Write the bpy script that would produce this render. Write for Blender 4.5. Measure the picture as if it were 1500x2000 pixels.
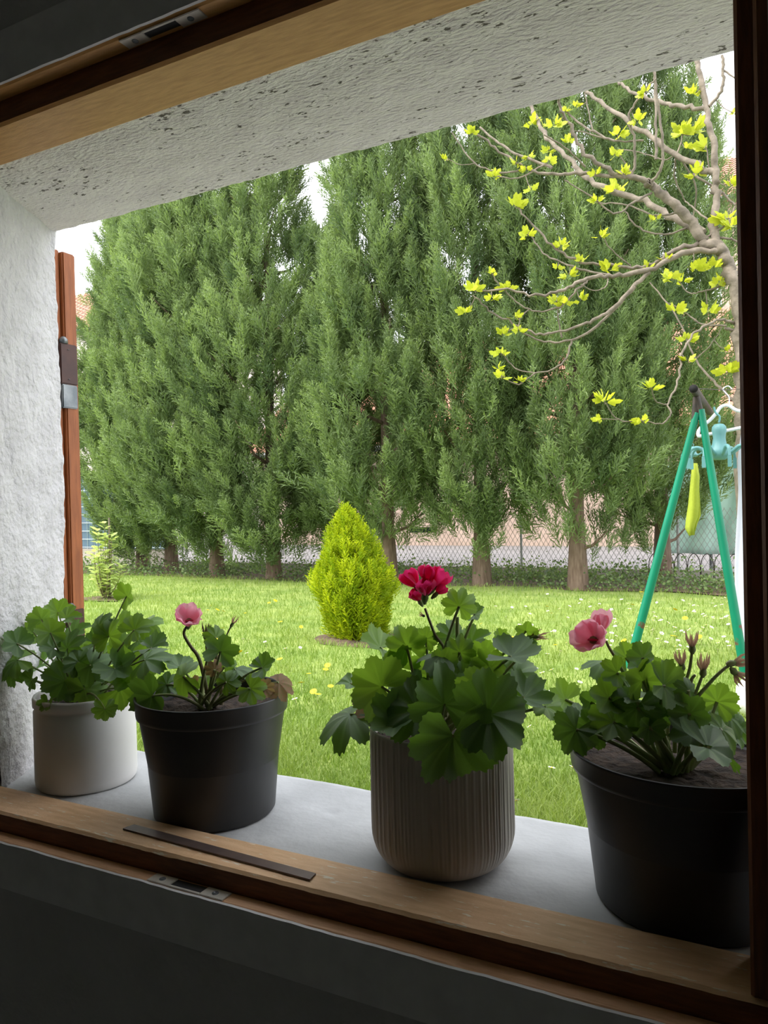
import bpy, bmesh, math, random
import numpy as np
from mathutils import Vector, Matrix, noise
random.seed(7); rng = np.random.default_rng(7)
S = bpy.context.scene; COL = S.collection
for o in list(bpy.data.objects): bpy.data.objects.remove(o)

# ---------------------------------------------------------------- camera
FPX = 1480.0; ROLL = math.radians(1.35); YAW = math.radians(27.1); PITCH = math.radians(-0.65)
CAM = Vector((0, 0, .47))
fw = Vector((-math.sin(YAW)*math.cos(PITCH), math.cos(YAW)*math.cos(PITCH), math.sin(PITCH)))
r0 = Vector((math.cos(YAW), math.sin(YAW), 0)); u0 = r0.cross(fw)
RT = r0*math.cos(ROLL) - u0*math.sin(ROLL); UP = r0*math.sin(ROLL) + u0*math.cos(ROLL)
cd = bpy.data.cameras.new('camera'); cam = bpy.data.objects.new('camera', cd); COL.objects.link(cam)
cd.sensor_fit = 'VERTICAL'; cd.sensor_height = 36; cd.lens = FPX/2000*36; cd.clip_start = .01; cd.clip_end = 300
M3 = Matrix((RT, UP, -fw)).transposed(); cam.matrix_world = Matrix.Translation(CAM) @ M3.to_4x4()
S.camera = cam
def P(px, py, Y):                      # the real point at depth Y (metres out from the room) seen at a pixel of the survey photo
    d = fw*FPX + RT*(px-750) - UP*(py-1000); return CAM + d*(Y/d.y)
def PZ(px, py, z):
    d = fw*FPX + RT*(px-750) - UP*(py-1000); return CAM + d*((z-CAM.z)/d.z)
GZ = -.68                              # lawn level; z = 0 is the cement window sill

# ---------------------------------------------------------------- light
S.view_settings.view_transform = 'Standard'; S.view_settings.look = 'None'
S.view_settings.gamma = 1; S.view_settings.use_curve_mapping = False
S.view_settings.exposure = 0.95
w = bpy.data.worlds.new('overcast_sky'); S.world = w; w.use_nodes = True
nt = w.node_tree; bg = nt.nodes['Background']
tc = nt.nodes.new('ShaderNodeTexCoord'); nz = nt.nodes.new('ShaderNodeTexNoise'); nz.inputs['Scale'].default_value = 1.6; nz.inputs['Detail'].default_value = 4
rp = nt.nodes.new('ShaderNodeValToRGB'); rp.color_ramp.elements[0].color = (.84, .87, .95, 1); rp.color_ramp.elements[1].color = (.93, .945, .98, 1)
rp.color_ramp.elements[0].position = .35; rp.color_ramp.elements[1].position = .7
nt.links.new(tc.outputs['Generated'], nz.inputs['Vector']); nt.links.new(nz.outputs['Fac'], rp.inputs['Fac']); nt.links.new(rp.outputs['Color'], bg.inputs['Color'])
bg.inputs['Strength'].default_value = 1.6
sl = bpy.data.lights.new('hazy_sun', 'SUN'); sl.energy = 3.6; sl.angle = math.radians(40); sl.color = (1, .96, .88)
so = bpy.data.objects.new('hazy_sun', sl); COL.objects.link(so)
so.rotation_euler = Vector((.45, .42, -.9)).to_track_quat('-Z', 'Y').to_euler()

# ---------------------------------------------------------------- helpers
def tag(o, label=None, cat=None, group=None, kind=None):
    if label: o['label'] = label
    if cat: o['category'] = cat
    if group: o['group'] = group
    if kind: o['kind'] = kind
    return o
def empty(name, loc=(0, 0, 0), parent=None):
    o = bpy.data.objects.new(name, None); COL.objects.link(o); o.location = loc; o.empty_display_size = .05
    if parent: o.parent = parent
    return o
def obj(name, me, mat=None, parent=None):
    o = bpy.data.objects.new(name, me); COL.objects.link(o)
    if mat and not me.materials: me.materials.append(mat)
    if parent:
        o.parent = parent
        if parent.type == 'EMPTY' or parent.parent:
            # meshes are written in world coordinates: undo the parents' translation
            p = parent; off = Vector((0, 0, 0))
            while p: off += p.location; p = p.parent
            o.location = -off
    return o
def mesh(vs, fs, smooth=False, name='m'):
    me = bpy.data.meshes.new(name); me.from_pydata([tuple(v) for v in vs], [], fs); me.update()
    if smooth: me.polygons.foreach_set('use_smooth', [True]*len(me.polygons))
    return me
def bigmesh(V, F, attrs=None, smooth=False):
    me = bpy.data.meshes.new('m'); n = len(V); m, k = F.shape
    me.vertices.add(n); me.vertices.foreach_set('co', np.ascontiguousarray(V, dtype=np.float32).ravel())
    me.loops.add(m*k); me.loops.foreach_set('vertex_index', np.ascontiguousarray(F, dtype=np.int32).ravel())
    me.polygons.add(m); me.polygons.foreach_set('loop_start', np.arange(0, m*k, k, dtype=np.int32))
    me.update(calc_edges=True)
    for a, d in (attrs or {}).items():
        at = me.attributes.new(a, 'FLOAT', 'POINT'); at.data.foreach_set('value', np.ascontiguousarray(d, dtype=np.float32))
    if smooth: me.polygons.foreach_set('use_smooth', np.ones(m, dtype=bool))
    return me
def boxm(x0, x1, y0, y1, z0, z1, bev=0, seg=2):
    bm = bmesh.new(); bmesh.ops.create_cube(bm, size=1)
    for v in bm.verts: v.co = Vector(((x0+x1)/2+v.co.x*(x1-x0), (y0+y1)/2+v.co.y*(y1-y0), (z0+z1)/2+v.co.z*(z1-z0)))
    if bev: bmesh.ops.bevel(bm, geom=bm.edges[:], offset=bev, segments=seg, affect='EDGES')
    me = bpy.data.meshes.new('m'); bm.to_mesh(me); bm.free(); return me
def joinm(*ms):
    V = []; F = []
    for m in ms:
        b = len(V); V += [v.co.copy() for v in m.vertices]; F += [[i+b for i in p.vertices] for p in m.polygons]
    return mesh(V, F)
def prism(poly, z0, z1):               # polygon in XY, extruded in Z
    n = len(poly); V = [(x, y, z0) for x, y in poly]+[(x, y, z1) for x, y in poly]
    F = [list(range(n))[::-1], list(range(n, 2*n))]+[[i, (i+1) % n, n+(i+1) % n, n+i] for i in range(n)]
    return mesh(V, F)
def lathe(prof, c, seg=64, wob=None, smooth=True):
    V = []; F = []; n = len(prof)
    for i in range(seg):
        a = 2*math.pi*i/seg
        for j, (r, z) in enumerate(prof):
            rr = r*(1+(wob(a, z) if wob else 0))
            V.append((c[0]+rr*math.cos(a), c[1]+rr*math.sin(a), c[2]+z))
    for i in range(seg):
        k = (i+1) % seg
        for j in range(n-1): F.append([i*n+j, k*n+j, k*n+j+1, i*n+j+1])
    F.append([i*n for i in range(seg)][::-1])
    return mesh(V, F, smooth)
def tube(pts, rad, seg=8, cap=True, smooth=True):
    pts = [Vector(p) for p in pts]; n = len(pts)
    if not hasattr(rad, '__len__'): rad = [rad]*n
    V = []; F = []; ref = None
    for i, p in enumerate(pts):
        t = (pts[min(i+1, n-1)]-pts[max(i-1, 0)]).normalized()
        if ref is None:
            ref = Vector((0, 0, 1)) if abs(t.z) < .9 else Vector((1, 0, 0))
        a = t.cross(ref).normalized(); b = a.cross(t).normalized(); ref = b
        for k in range(seg):
            th = 2*math.pi*k/seg; V.append(p+(a*math.cos(th)+b*math.sin(th))*rad[i])
    for i in range(n-1):
        for k in range(seg):
            l = (k+1) % seg; F.append([i*seg+k, i*seg+l, (i+1)*seg+l, (i+1)*seg+k])
    if cap:
        q = len(V); V += [v.copy() for v in V[:seg]]+[v.copy() for v in V[(n-1)*seg:n*seg]]
        F.append([q+k for k in range(seg)][::-1]); F.append([q+seg+k for k in range(seg)])
    me = mesh(V, F, smooth)
    if cap: me.polygons[-1].use_smooth = False; me.polygons[-2].use_smooth = False
    return me
def spline(pts, sub=5):
    pts = [Vector(p) for p in pts]; out = []
    for i in range(len(pts)-1):
        a = pts[max(i-1, 0)]; b = pts[i]; c = pts[i+1]; d = pts[min(i+2, len(pts)-1)]
        for k in range(sub):
            t = k/sub
            out.append(.5*((2*b)+(c-a)*t+(2*a-5*b+4*c-d)*t*t+(3*b-a-3*c+d)*t**3))
    out.append(pts[-1]); return out

# ---------------------------------------------------------------- materials
def mat(name, base, rough=.6, metal=0, var=None, scale=20, detail=4, bump=0, bscale=60, stretch=None, spec=.4, transl=None, ramp=(.35, .65), attr=None):
    m = bpy.data.materials.new(name); m.use_nodes = True; n = m.node_tree.nodes; L = m.node_tree.links
    b = n['Principled BSDF']; b.inputs['Base Color'].default_value = (*base, 1); b.inputs['Roughness'].default_value = rough
    b.inputs['Metallic'].default_value = metal; b.inputs['Specular IOR Level'].default_value = spec
    t = n.new('ShaderNodeTexCoord'); mp = n.new('ShaderNodeMapping'); L.new(t.outputs['Object'], mp.inputs['Vector'])
    if stretch: mp.inputs['Scale'].default_value = stretch
    src = None
    if var:
        r = n.new('ShaderNodeValToRGB'); r.color_ramp.elements[0].color = (*base, 1); r.color_ramp.elements[1].color = (*var, 1)
        if attr:
            a = n.new('ShaderNodeAttribute'); a.attribute_name = attr; L.new(a.outputs['Fac'], r.inputs['Fac'])
            r.color_ramp.elements[0].position = 0; r.color_ramp.elements[1].position = 1
        else:
            z = n.new('ShaderNodeTexNoise'); z.inputs['Scale'].default_value = scale; z.inputs['Detail'].default_value = detail
            L.new(mp.outputs['Vector'], z.inputs['Vector']); L.new(z.outputs['Fac'], r.inputs['Fac'])
            r.color_ramp.elements[0].position = ramp[0]; r.color_ramp.elements[1].position = ramp[1]
        L.new(r.outputs['Color'], b.inputs['Base Color']); src = r
    if bump:
        z2 = n.new('ShaderNodeTexNoise'); z2.inputs['Scale'].default_value = bscale; z2.inputs['Detail'].default_value = 5
        L.new(mp.outputs['Vector'], z2.inputs['Vector'])
        bp = n.new('ShaderNodeBump'); bp.inputs['Strength'].default_value = bump; bp.inputs['Distance'].default_value = .01
        L.new(z2.outputs['Fac'], bp.inputs['Height']); L.new(bp.outputs['Normal'], b.inputs['Normal'])
    if transl:
        tr = n.new('ShaderNodeBsdfTranslucent'); mx = n.new('ShaderNodeMixShader'); mx.inputs['Fac'].default_value = transl[0]
        tr.inputs['Color'].default_value = (*transl[1], 1)
        if src and len(transl) > 2:
            mu = n.new('ShaderNodeMixRGB'); mu.blend_type = 'MULTIPLY'; mu.inputs['Fac'].default_value = 1
            mu.inputs['Color2'].default_value = (*transl[1], 1); L.new(src.outputs['Color'], mu.inputs['Color1']); L.new(mu.outputs['Color'], tr.inputs['Color'])
        L.new(b.outputs['BSDF'], mx.inputs[1]); L.new(tr.outputs['BSDF'], mx.inputs[2]); L.new(mx.outputs['Shader'], n['Material Output'].inputs['Surface'])
    return m
def speckled(name, base, alt, dark, thr, stretch, bump=.5, rough=.85, sc=38):
    m = mat(name, base, rough, var=alt, scale=9, bump=bump, bscale=90, stretch=stretch, spec=.2)
    n = m.node_tree.nodes; L = m.node_tree.links; b = n['Principled BSDF']; src = b.inputs['Base Color'].links[0].from_socket
    mp = [x for x in n if x.type == 'MAPPING'][0]
    z = n.new('ShaderNodeTexNoise'); z.inputs['Scale'].default_value = sc; z.inputs['Detail'].default_value = 3; z.inputs['Roughness'].default_value = .6
    L.new(mp.outputs['Vector'], z.inputs['Vector'])
    z2 = n.new('ShaderNodeTexNoise'); z2.inputs['Scale'].default_value = 5; L.new(mp.outputs['Vector'], z2.inputs['Vector'])
    ad = n.new('ShaderNodeMath'); ad.operation = 'MULTIPLY_ADD'; ad.inputs[1].default_value = .35; L.new(z2.outputs['Fac'], ad.inputs[0]); L.new(z.outputs['Fac'], ad.inputs[2])
    r = n.new('ShaderNodeValToRGB'); r.color_ramp.elements[0].position = thr; r.color_ramp.elements[1].position = thr+.04
    L.new(ad.outputs[0], r.inputs['Fac'])
    mx = n.new('ShaderNodeMixRGB'); mx.inputs['Color2'].default_value = (*dark, 1); L.new(r.outputs['Color'], mx.inputs['Fac']); L.new(src, mx.inputs['Color1'])
    L.new(mx.outputs['Color'], b.inputs['Base Color']); return m
m_plaster = mat('rough_white_plaster', (.70, .69, .70), .9, var=(.60, .59, .60), scale=14, bump=.9, bscale=80, spec=.15)
m_lintel = speckled('flecked_lintel_plaster', (.90, .85, .86), (.83, .78, .79), (.16, .14, .13), .825, (1, 2.4, 1), bump=.8, sc=60)
m_cement = speckled('cement_sill', (.56, .57, .57), (.46, .47, .47), (.16, .16, .16), .93, (1, 1, 1), bump=.12, sc=30)
m_wood = mat('varnished_oak', (.74, .42, .15), .36, var=(.56, .29, .09), scale=9, stretch=(3, 26, 26), bump=.12, bscale=30, ramp=(.3, .72))
m_woodworn = speckled('worn_oak_sill', (.92, .62, .37), (.80, .51, .28), (.95, .83, .67), .81, (2.5, 16, 16), bump=.15, rough=.5, sc=16)
m_woodinner = mat('bare_reddish_oak', (.84, .52, .31), .45, var=(.66, .38, .20), scale=9, stretch=(3, 26, 26), bump=.12, bscale=30, ramp=(.3, .72))
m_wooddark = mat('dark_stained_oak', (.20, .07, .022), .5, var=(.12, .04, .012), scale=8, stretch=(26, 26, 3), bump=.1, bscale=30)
m_darkrebate = mat('dark_oak_rebate', (.24, .085, .028), .5, var=(.15, .05, .016), scale=8, stretch=(3, 26, 26), bump=.1, bscale=30)
m_paintw = mat('white_gloss_paint', (.70, .70, .68), .4, var=(.62, .62, .60), scale=30)
m_room = mat('pale_room_paint', (.72, .72, .70), .7, var=(.68, .68, .66), scale=6)
m_paper = mat('embossed_wallpaper', (.50, .50, .48), .5, var=(.46, .46, .44), scale=7, bump=1.0, bscale=22)
m_metal = mat('nickel_plate', (.80, .76, .66), .4, .25, var=(.66, .62, .54), scale=60)
m_darkslot = mat('dark_slot', (.03, .03, .03), .7)
m_strip = mat('brown_metal_strip', (.13, .095, .085), .45, .3, var=(.17, .12, .10), scale=30)
m_shut = mat('red_brown_shutter', (.40, .125, .035), .5, var=(.27, .08, .022), scale=7, stretch=(20, 20, 2), bump=.12, bscale=40)
m_shutD = mat('brown_hinge_paint', (.075, .026, .016), .45, var=(.055, .02, .014), scale=40)
m_galv = mat('galvanised_steel', (.14, .16, .17), .4, .6, var=(.30, .32, .32), scale=25)
m_wpot = mat('white_matte_ceramic', (.74, .73, .70), .55, var=(.70, .69, .66), scale=12)
m_bpot = mat('black_nursery_plastic', (.016, .016, .017), .42, var=(.03, .03, .03), scale=9, bump=.04, bscale=30, spec=.5)
m_gpot = mat('taupe_ribbed_ceramic', (.52, .475, .42), .5, var=(.44, .40, .355), scale=15, stretch=(1, 1, .12))
m_soil = mat('potting_soil', (.022, .015, .011), .95, var=(.065, .042, .028), scale=70, bump=1, bscale=90)
m_gsoil = mat('garden_soil', (.13, .085, .06), .95, var=(.075, .05, .035), scale=14, bump=1, bscale=30)
m_leaf = [mat('geranium_leaf', (.050, .115, .040), .40, var=(.17, .29, .10), bump=.25, bscale=140, spec=.55, attr='vein', transl=(.28, (.20, .40, .03))),
          mat('geranium_leaf_fresh', (.070, .150, .038), .42, var=(.22, .36, .10), bump=.25, bscale=140, spec=.5, attr='vein', transl=(.36, (.32, .56, .035))),
          mat('geranium_leaf_withered', (.16, .16, .06), .6, var=(.28, .12, .08), scale=16, bump=.35, bscale=120, transl=(.3, (.45, .32, .10)))]
m_stem = mat('geranium_stem', (.20, .27, .09), .55, var=(.27, .28, .12), scale=50)
m_bstem = mat('brown_geranium_stem', (.20, .13, .08), .6, var=(.17, .19, .08), scale=50)
m_crim = mat('crimson_petal', (.80, .025, .20), .5, var=(.66, .015, .14), scale=60, transl=(.5, (.98, .05, .26)))
m_pink = mat('pink_petal', (.92, .42, .54), .5, var=(.88, .24, .38), scale=45, transl=(.5, (.99, .52, .62)))
m_pinkd = mat('deep_pink_throat', (.45, .012, .07), .5, var=(.35, .01, .05), scale=45)
m_sepal = mat('pale_seed_head', (.52, .38, .29), .6, var=(.60, .50, .36), scale=90, transl=(.6, (.75, .58, .45)))
m_thuja = mat('conifer_foliage', (.080, .130, .056), .6, var=(.27, .355, .145), spec=.25, attr='tint', transl=(.30, (1.5, 1.6, .8), 1))
m_gold = mat('golden_conifer_foliage', (.20, .31, .010), .6, var=(.50, .57, .018), spec=.2, attr='tint', transl=(.35, (1.3, 1.3, .8), 1))
m_bark = mat('conifer_bark', (.13, .085, .06), .9, var=(.22, .155, .115), scale=12, stretch=(3, 3, .5), bump=1, bscale=20)
m_fig = mat('fig_bark', (.235, .195, .15), .8, var=(.13, .108, .08), scale=14, bump=.6, bscale=35)
m_figleaf = mat('young_fig_leaf', (.36, .44, .02), .5, var=(.46, .52, .03), scale=30, transl=(.45, (.66, .70, .05)))
m_ground = mat('lawn_soil', (.13, .20, .035), .95, var=(.24, .30, .075), scale=3, detail=8, bump=.6, bscale=30)
m_grass = mat('grass_blade', (.12, .225, .028), .55, var=(.36, .43, .125), spec=.25, attr='tint', transl=(.35, (1.3, 1.35, .8), 1))
m_asph = mat('grey_gravel', (.21, .195, .195), .95, var=(.15, .14, .14), scale=5, detail=8, bump=.4, bscale=20)
m_beige = mat('beige_render', (.50, .38, .31), .9, var=(.42, .31, .25), scale=2, bump=.2, bscale=10)
m_cream = mat('cream_render', (.80, .72, .62), .9, var=(.74, .66, .56), scale=1.5)
m_tile = mat('clay_roof_tile', (.46, .22, .15), .85, var=(.36, .17, .12), scale=5)
m_gutter = mat('zinc_gutter', (.10, .10, .105), .5, .3, var=(.14, .14, .14), scale=5)
m_conc = mat('old_concrete', (.36, .32, .28), .95, var=(.27, .24, .21), scale=5, bump=.5, bscale=20)
m_bounce = mat('pale_bounce_slab', (.60, .58, .56), .9, var=(.52, .50, .48), scale=4, bump=.3, bscale=20)  # for the added slab below the sill that reflects light upward
m_bluef = mat('blue_grey_screen', (.10, .16, .22), .6, var=(.075, .12, .17), scale=3, stretch=(8, 8, .3))
m_wire = mat('grey_wire', (.42, .42, .41), .5, .2, var=(.34, .34, .33), scale=20)
m_pwire = mat('pale_green_wire', (.50, .60, .58), .5, .2, var=(.42, .52, .5), scale=20)
m_green = mat('green_swing_paint', (.0, .20, .11), .42, var=(.0, .17, .095), scale=5)
m_rust = mat('rusty_chipped_paint', (.0, .19, .105), .45, var=(.12, .06, .035), scale=14, ramp=(.56, .62))
m_dsteel = mat('dark_steel', (.03, .026, .022), .6, .2, var=(.06, .045, .035), scale=20)
m_hole = mat('black_pipe_end', (.002, .002, .002), .8)
m_ltowel = mat('lime_microfibre', (.44, .50, .06), .85, var=(.38, .45, .05), scale=60, bump=.4, bscale=200, transl=(.3, (.8, .9, .08)))
m_teal = mat('teal_plastic', (.15, .34, .35), .4, var=(.12, .29, .30), scale=10, transl=(.2, (.4, .75, .75)))
m_hang = mat('white_plastic', (.70, .72, .82), .4, var=(.66, .68, .78), scale=10)
m_sheet = mat('white_cotton', (.72, .73, .84), .85, var=(.68, .69, .80), scale=9, transl=(.3, (.8, .8, .9)))
m_tarp = mat('pale_green_windbreak', (.60, .78, .70), .8, var=(.48, .64, .58), scale=2.2, detail=7, transl=(.3, (.55, .75, .65)))
m_blue = mat('blue_board', (.045, .075, .14), .5, var=(.06, .10, .18), scale=5)
m_var = mat('variegated_leaf', (.30, .42, .10), .5, var=(.55, .60, .25), scale=18, transl=(.4, (.7, .8, .25)))
m_daisy = mat('white_petals', (.85, .85, .83), .6, var=(.8, .8, .76), scale=50)
m_yel = mat('yellow_petals', (.85, .62, .01), .6, var=(.8, .52, .01), scale=50)
m_red = mat('red_print', (.6, .03, .04), .5, var=(.55, .03, .04), scale=30)

# ---------------------------------------------------------------- the room and the window wall
XL, XR = -1.165, -.024                   # clear opening between the frame's outer steps
wl = [(-4, .735), (-1.22, .735), (-1.22, .833), (-1.34, 1.07), (-4, 1.07)]
wr = [(.010, .735), (4, .735), (4, 1.07), (.17, 1.07), (.045, .833), (.010, .833)]
wf = joinm(prism(wl, -.0835, 1.12), prism(wr, -.0835, 1.12), boxm(-4, 4, .735, 1.07, -1.05, -.0835), boxm(-4, 4, .735, 1.07, 1.12, 4.6))
wall_front = tag(obj('wall_front', wf, m_paper), kind='structure')
tag(obj('floor', boxm(-3, 1.3, -2.6, .735, -1.15, -1.05), m_room), kind='structure')
tag(obj('ceiling', boxm(-3, 1.3, -2.6, .735, 1.50, 1.6), m_room), kind='structure')
tag(obj('wall_back', boxm(-3, 1.3, -2.7, -2.6, -1.15, 1.6), m_room), kind='structure')
tag(obj('wall_left', boxm(-3.1, -3, -2.7, .735, -1.15, 1.6), m_room), kind='structure')
tag(obj('wall_right', boxm(1.3, 1.4, -2.7, .735, -1.15, 1.6), m_room), kind='structure')

def rough_sweep(prof, axis, a0, a1, n, amp, seed, sc=22, edge=None):
    # prof: list of 2D points (one coordinate pair), swept along axis with plaster lumps pushed along the profile normal
    V = []; F = []; m = len(prof); pr = [Vector(p) for p in prof]
    for i in range(n+1):
        a = a0+(a1-a0)*i/n
        for j in range(m):
            t = (pr[min(j+1, m-1)]-pr[max(j-1, 0)]).normalized(); nn = Vector((-t.y, t.x))
            q = pr[j]
            p3 = Vector((q.x, q.y, a)) if axis == 'z' else Vector((a, q.x, q.y))
            d = noise.fractal(p3*sc+Vector((seed, 0, 0)), .9, 2.1, 5)*amp + noise.noise(p3*4+Vector((0, seed, 0)))*amp*.8
            q = q+nn*d
            V.append((q.x, q.y, a) if axis == 'z' else (a, q.x, q.y))
    for i in range(n):
        for j in range(m-1): F.append([i*m+j, i*m+j+1, (i+1)*m+j+1, (i+1)*m+j])
    return mesh(V, F, True)
def lin(a, b, n): return [tuple(Vector(a).lerp(Vector(b), i/n)) for i in range(n)]
def arc2(c, r, d0, d1, n): return [(c[0]+r*math.cos(math.radians(d0+(d1-d0)*i/n)), c[1]+r*math.sin(math.radians(d0+(d1-d0)*i/n))) for i in range(n+1)]
lp = lin((-1.168, .834), (-1.296, 1.080), 60)+arc2((-1.306, 1.079), .012, 10, 88, 8)+lin((-1.32, 1.091), (-2.2, 1.091), 40)
o = obj('plaster_reveal', rough_sweep(lp, 'z', -.03, 1.07, 230, .0035, 3), m_plaster, wall_front)
tp = lin((.833, 1.042), (1.082, 1.040), 60)+arc2((1.081, 1.051), .011, -90, 0, 8)+lin((1.092, 1.06), (1.092, 1.35), 20)
o = obj('lintel', rough_sweep([p for p in tp][::-1], 'x', -1.55, .25, 400, .0022, 9), m_lintel, wall_front)
rpz = lin((.16, 1.091), (.14, 1.080), 6)+lin((.14, 1.080), (.046, .835), 40)
o = obj('plaster_reveal', rough_sweep(rpz, 'z', -.03, 1.07, 120, .003, 13), m_plaster, wall_front)

window = tag(empty('window_1', (-.6, .8, 0)), kind='structure')
# cement sill with a worn front edge and one chip
V = []; F = []; nx = 260; pro = [(.834, -.083), (.834, 0)] + lin((.84, 0), (1.086, 0), 40) + [(1.0905, -.001), (1.093, -.005), (1.094, -.083)]
for i in range(nx+1):
    x = -1.42+1.62*i/nx
    for (y, z) in pro:
        p = Vector((x, y, z)); dz = noise.fractal(p*14, .9, 2, 4)*.0012 if z > -.05 else 0
        chip = Vector((x+.604, y-.985, 0)).length
        if chip < .012 and z > -.004: dz -= .004*(1-chip/.012)
        V.append((x, y+(noise.noise(p*30)*.0015 if y > 1.08 else 0), z+dz-.0005))
k = len(pro)
for i in range(nx):
    for j in range(k-1): F.append([i*k+j, i*k+j+1, (i+1)*k+j+1, (i+1)*k+j][::-1])
obj('cement_sill', mesh(V, F, True), m_cement, window)
def rail(name, prof, axis, a0, a1, m, chips=(), seed=1, n=240, dark_face=None):
    V = []; F = []; k = len(prof)
    for i in range(n+1):
        a = a0+(a1-a0)*i/n
        for j, (y, z) in enumerate(prof):
            c = 0
            if j in chips:
                h = noise.noise(Vector((a*9, seed, j))); c = max(0, h-.22)*.012+abs(noise.noise(Vector((a*45, seed, 0))))*.0012
            V.append((a, y-0*c, z-c) if axis == 'x' else (y, z, a))
    for i in range(n):
        for j in range(k):
            l = (j+1) % k; F.append([i*k+j, (i+1)*k+j, (i+1)*k+l, i*k+l])
    F.append(list(range(k))); F.append([n*k+j for j in range(k)][::-1])
    me = mesh(V, F); bm = bmesh.new(); bm.from_mesh(me); bmesh.ops.recalc_face_normals(bm, faces=bm.faces); bm.to_mesh(me); bm.free()
    if dark_face is not None:            # the rebate face takes a darker oak colour
        me.materials.append(m); me.materials.append(m_darkrebate)
        for i in range(n): me.polygons[i*k+dark_face].material_index = 1
    return obj(name, me, m, window)
rail('outer_bottom_rail', [(.833, -.083), (.833, .008), (.829, .011), (.764, .009), (.760, .0055), (.760, -.083)], 'x', XL-.055, XR+.03, m_woodworn, (3, 4), 2, dark_face=4)
rail('inner_bottom_rail', [(.759, -.083), (.759, -.0205), (.7385, -.020), (.7355, -.0225), (.7355, -.083)], 'x', XL-.055, XR+.03, m_woodinner, (2, 3), 5)
rail('outer_top_rail', [(.833, 1.12), (.833, 1.040), (.829, 1.0375), (.764, 1.049), (.760, 1.053), (.760, 1.12)], 'x', XL-.055, XR+.03, m_wood, dark_face=4)
rail('inner_top_rail', [(.759, 1.12), (.759, 1.0835), (.7385, 1.085), (.7355, 1.0875), (.7355, 1.12)], 'x', XL-.055, XR+.03, m_wood)
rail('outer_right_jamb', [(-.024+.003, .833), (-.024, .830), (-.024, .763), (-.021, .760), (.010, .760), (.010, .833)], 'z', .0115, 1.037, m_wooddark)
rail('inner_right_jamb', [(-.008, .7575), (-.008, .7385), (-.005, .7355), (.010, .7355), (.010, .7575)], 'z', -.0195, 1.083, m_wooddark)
rail('outer_left_jamb', [(-1.193, .833), (-1.19, .830), (-1.19, .763), (-1.193, .760), (-1.22, .760), (-1.22, .833)], 'z', .0115, 1.037, m_wood)
rail('inner_left_jamb', [(-1.205, .7575), (-1.205, .7385), (-1.207, .7355), (-1.22, .7355), (-1.22, .7575)], 'z', -.0195, 1.083, m_wood)
# white painted edge trims round the frame on the room side
def edge_trim(z0, z1, topfree):
    V = []; F = []; n = 200
    for i in range(n+1):
        x = -1.6+2.0*i/n; c = noise.noise(Vector((x*14, 3, 1 if topfree else 4)))*.0016+noise.noise(Vector((x*50, 3, 1)))*.0008
        za, zb = (z0, z1+c) if topfree else (z0+c, z1)
        V += [(x, .7305, za), (x, .7305, zb), (x, .7349, zb), (x, .7349, za)]
    for i in range(n):
        for j in range(4): F.append([i*4+j, i*4+(j+1) % 4, (i+1)*4+(j+1) % 4, (i+1)*4+j])
    me = mesh(V, F); bm = bmesh.new(); bm.from_mesh(me); bmesh.ops.recalc_face_normals(bm, faces=bm.faces); bm.to_mesh(me); bm.free(); return me
tag(obj('trim_1', edge_trim(-.087, -.0195, True), m_paintw), kind='structure')
tag(obj('trim_2', edge_trim(1.087, 1.16, False), m_paintw), kind='structure')
tag(obj('trim_3', boxm(.0035, .06, .7312, .7349, -.017, 1.085, .001), m_paintw), kind='structure')
# strike plates and the flat strip
def strike(x0, x1, y0, y1, z, up):
    s = 1 if up else -1
    e = empty('strike_plate', (0, 0, 0), window); e.location = Vector((x0, y0, z))-Vector((-.6, .8, 0))
    zz = sorted((z, z+s*.0018)); L3 = (x1-x0)
    for a, b in ((x0, x0+L3*.30), (x1-L3*.30, x1)):
        obj('plate_end', boxm(a, b, y0, y1, *zz, .0006), m_metal, e)
        c = ((a+b)/2, (y0+y1)/2, z+s*.0018)
        obj('screw', lathe([(.0045, 0), (.0042, s*.0008), (.0025, s*.0011), (.0022, s*.0004), (.0001, s*.0004)], c, 18), m_darkslot if False else m_galv, e)
    obj('bolt_slot', boxm(x0+L3*.30, x1-L3*.30, y0+.003, y1-.001, *sorted((z, z+s*.0006))), m_darkslot, e)
    obj('slot_lip', boxm(x0+L3*.30, x1-L3*.30, y0, y0+.003, *zz), m_metal, e)
strike(-.742, -.616, .737, .757, -.0203, True)
strike(-.752, -.618, .738, .757, 1.0845, False)
pl = [PZ(240, 1620, .0105), PZ(262, 1612, .0105), PZ(617, 1708, .0105), PZ(605, 1720, .0105)]
st = mesh([(p.x, p.y, .0098) for p in pl]+[(p.x, p.y, .0122) for p in pl], [[3, 2, 1, 0], [4, 5, 6, 7]]+[[i, (i+1) % 4, 4+(i+1) % 4, 4+i] for i in range(4)])
obj('flat_metal_strip', st, m_strip, window)

# open shutter folded back against the outside wall
sh = tag(empty('window_shutter', (-1.33, 1.12, 0)), 'red-brown wooden shutter folded open against the outer wall', 'shutter')
obj('board', boxm(-1.95, -1.310, 1.114, 1.147, .02, 1.013, .003), m_shut, sh)
obj('rebate_strip', boxm(-1.90, -1.3195, 1.101, 1.1138, .02, 1.016, .002), m_shut, sh)
for z0, z1 in ((.735, .82), (.15, .262)):
    hb = obj('hinge_band', boxm(-1.42, -1.3075, 1.1, 1.1435, z0, z1, .002), m_shutD, sh)
    obj('hinge_knuckle', lathe([(.0001, 0), (.009, 0), (.009, .008), (.004, .014), (.0001, .015)], (-1.312, 1.112, z1), 12), m_galv, hb)
    for k in (.12, .85): obj('screw', lathe([(.0001, 0), (.003, 0), (.0001, .0015)], (-1.3075, 1.12, z0+(z1-z0)*k), 8), m_galv, hb)
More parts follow.
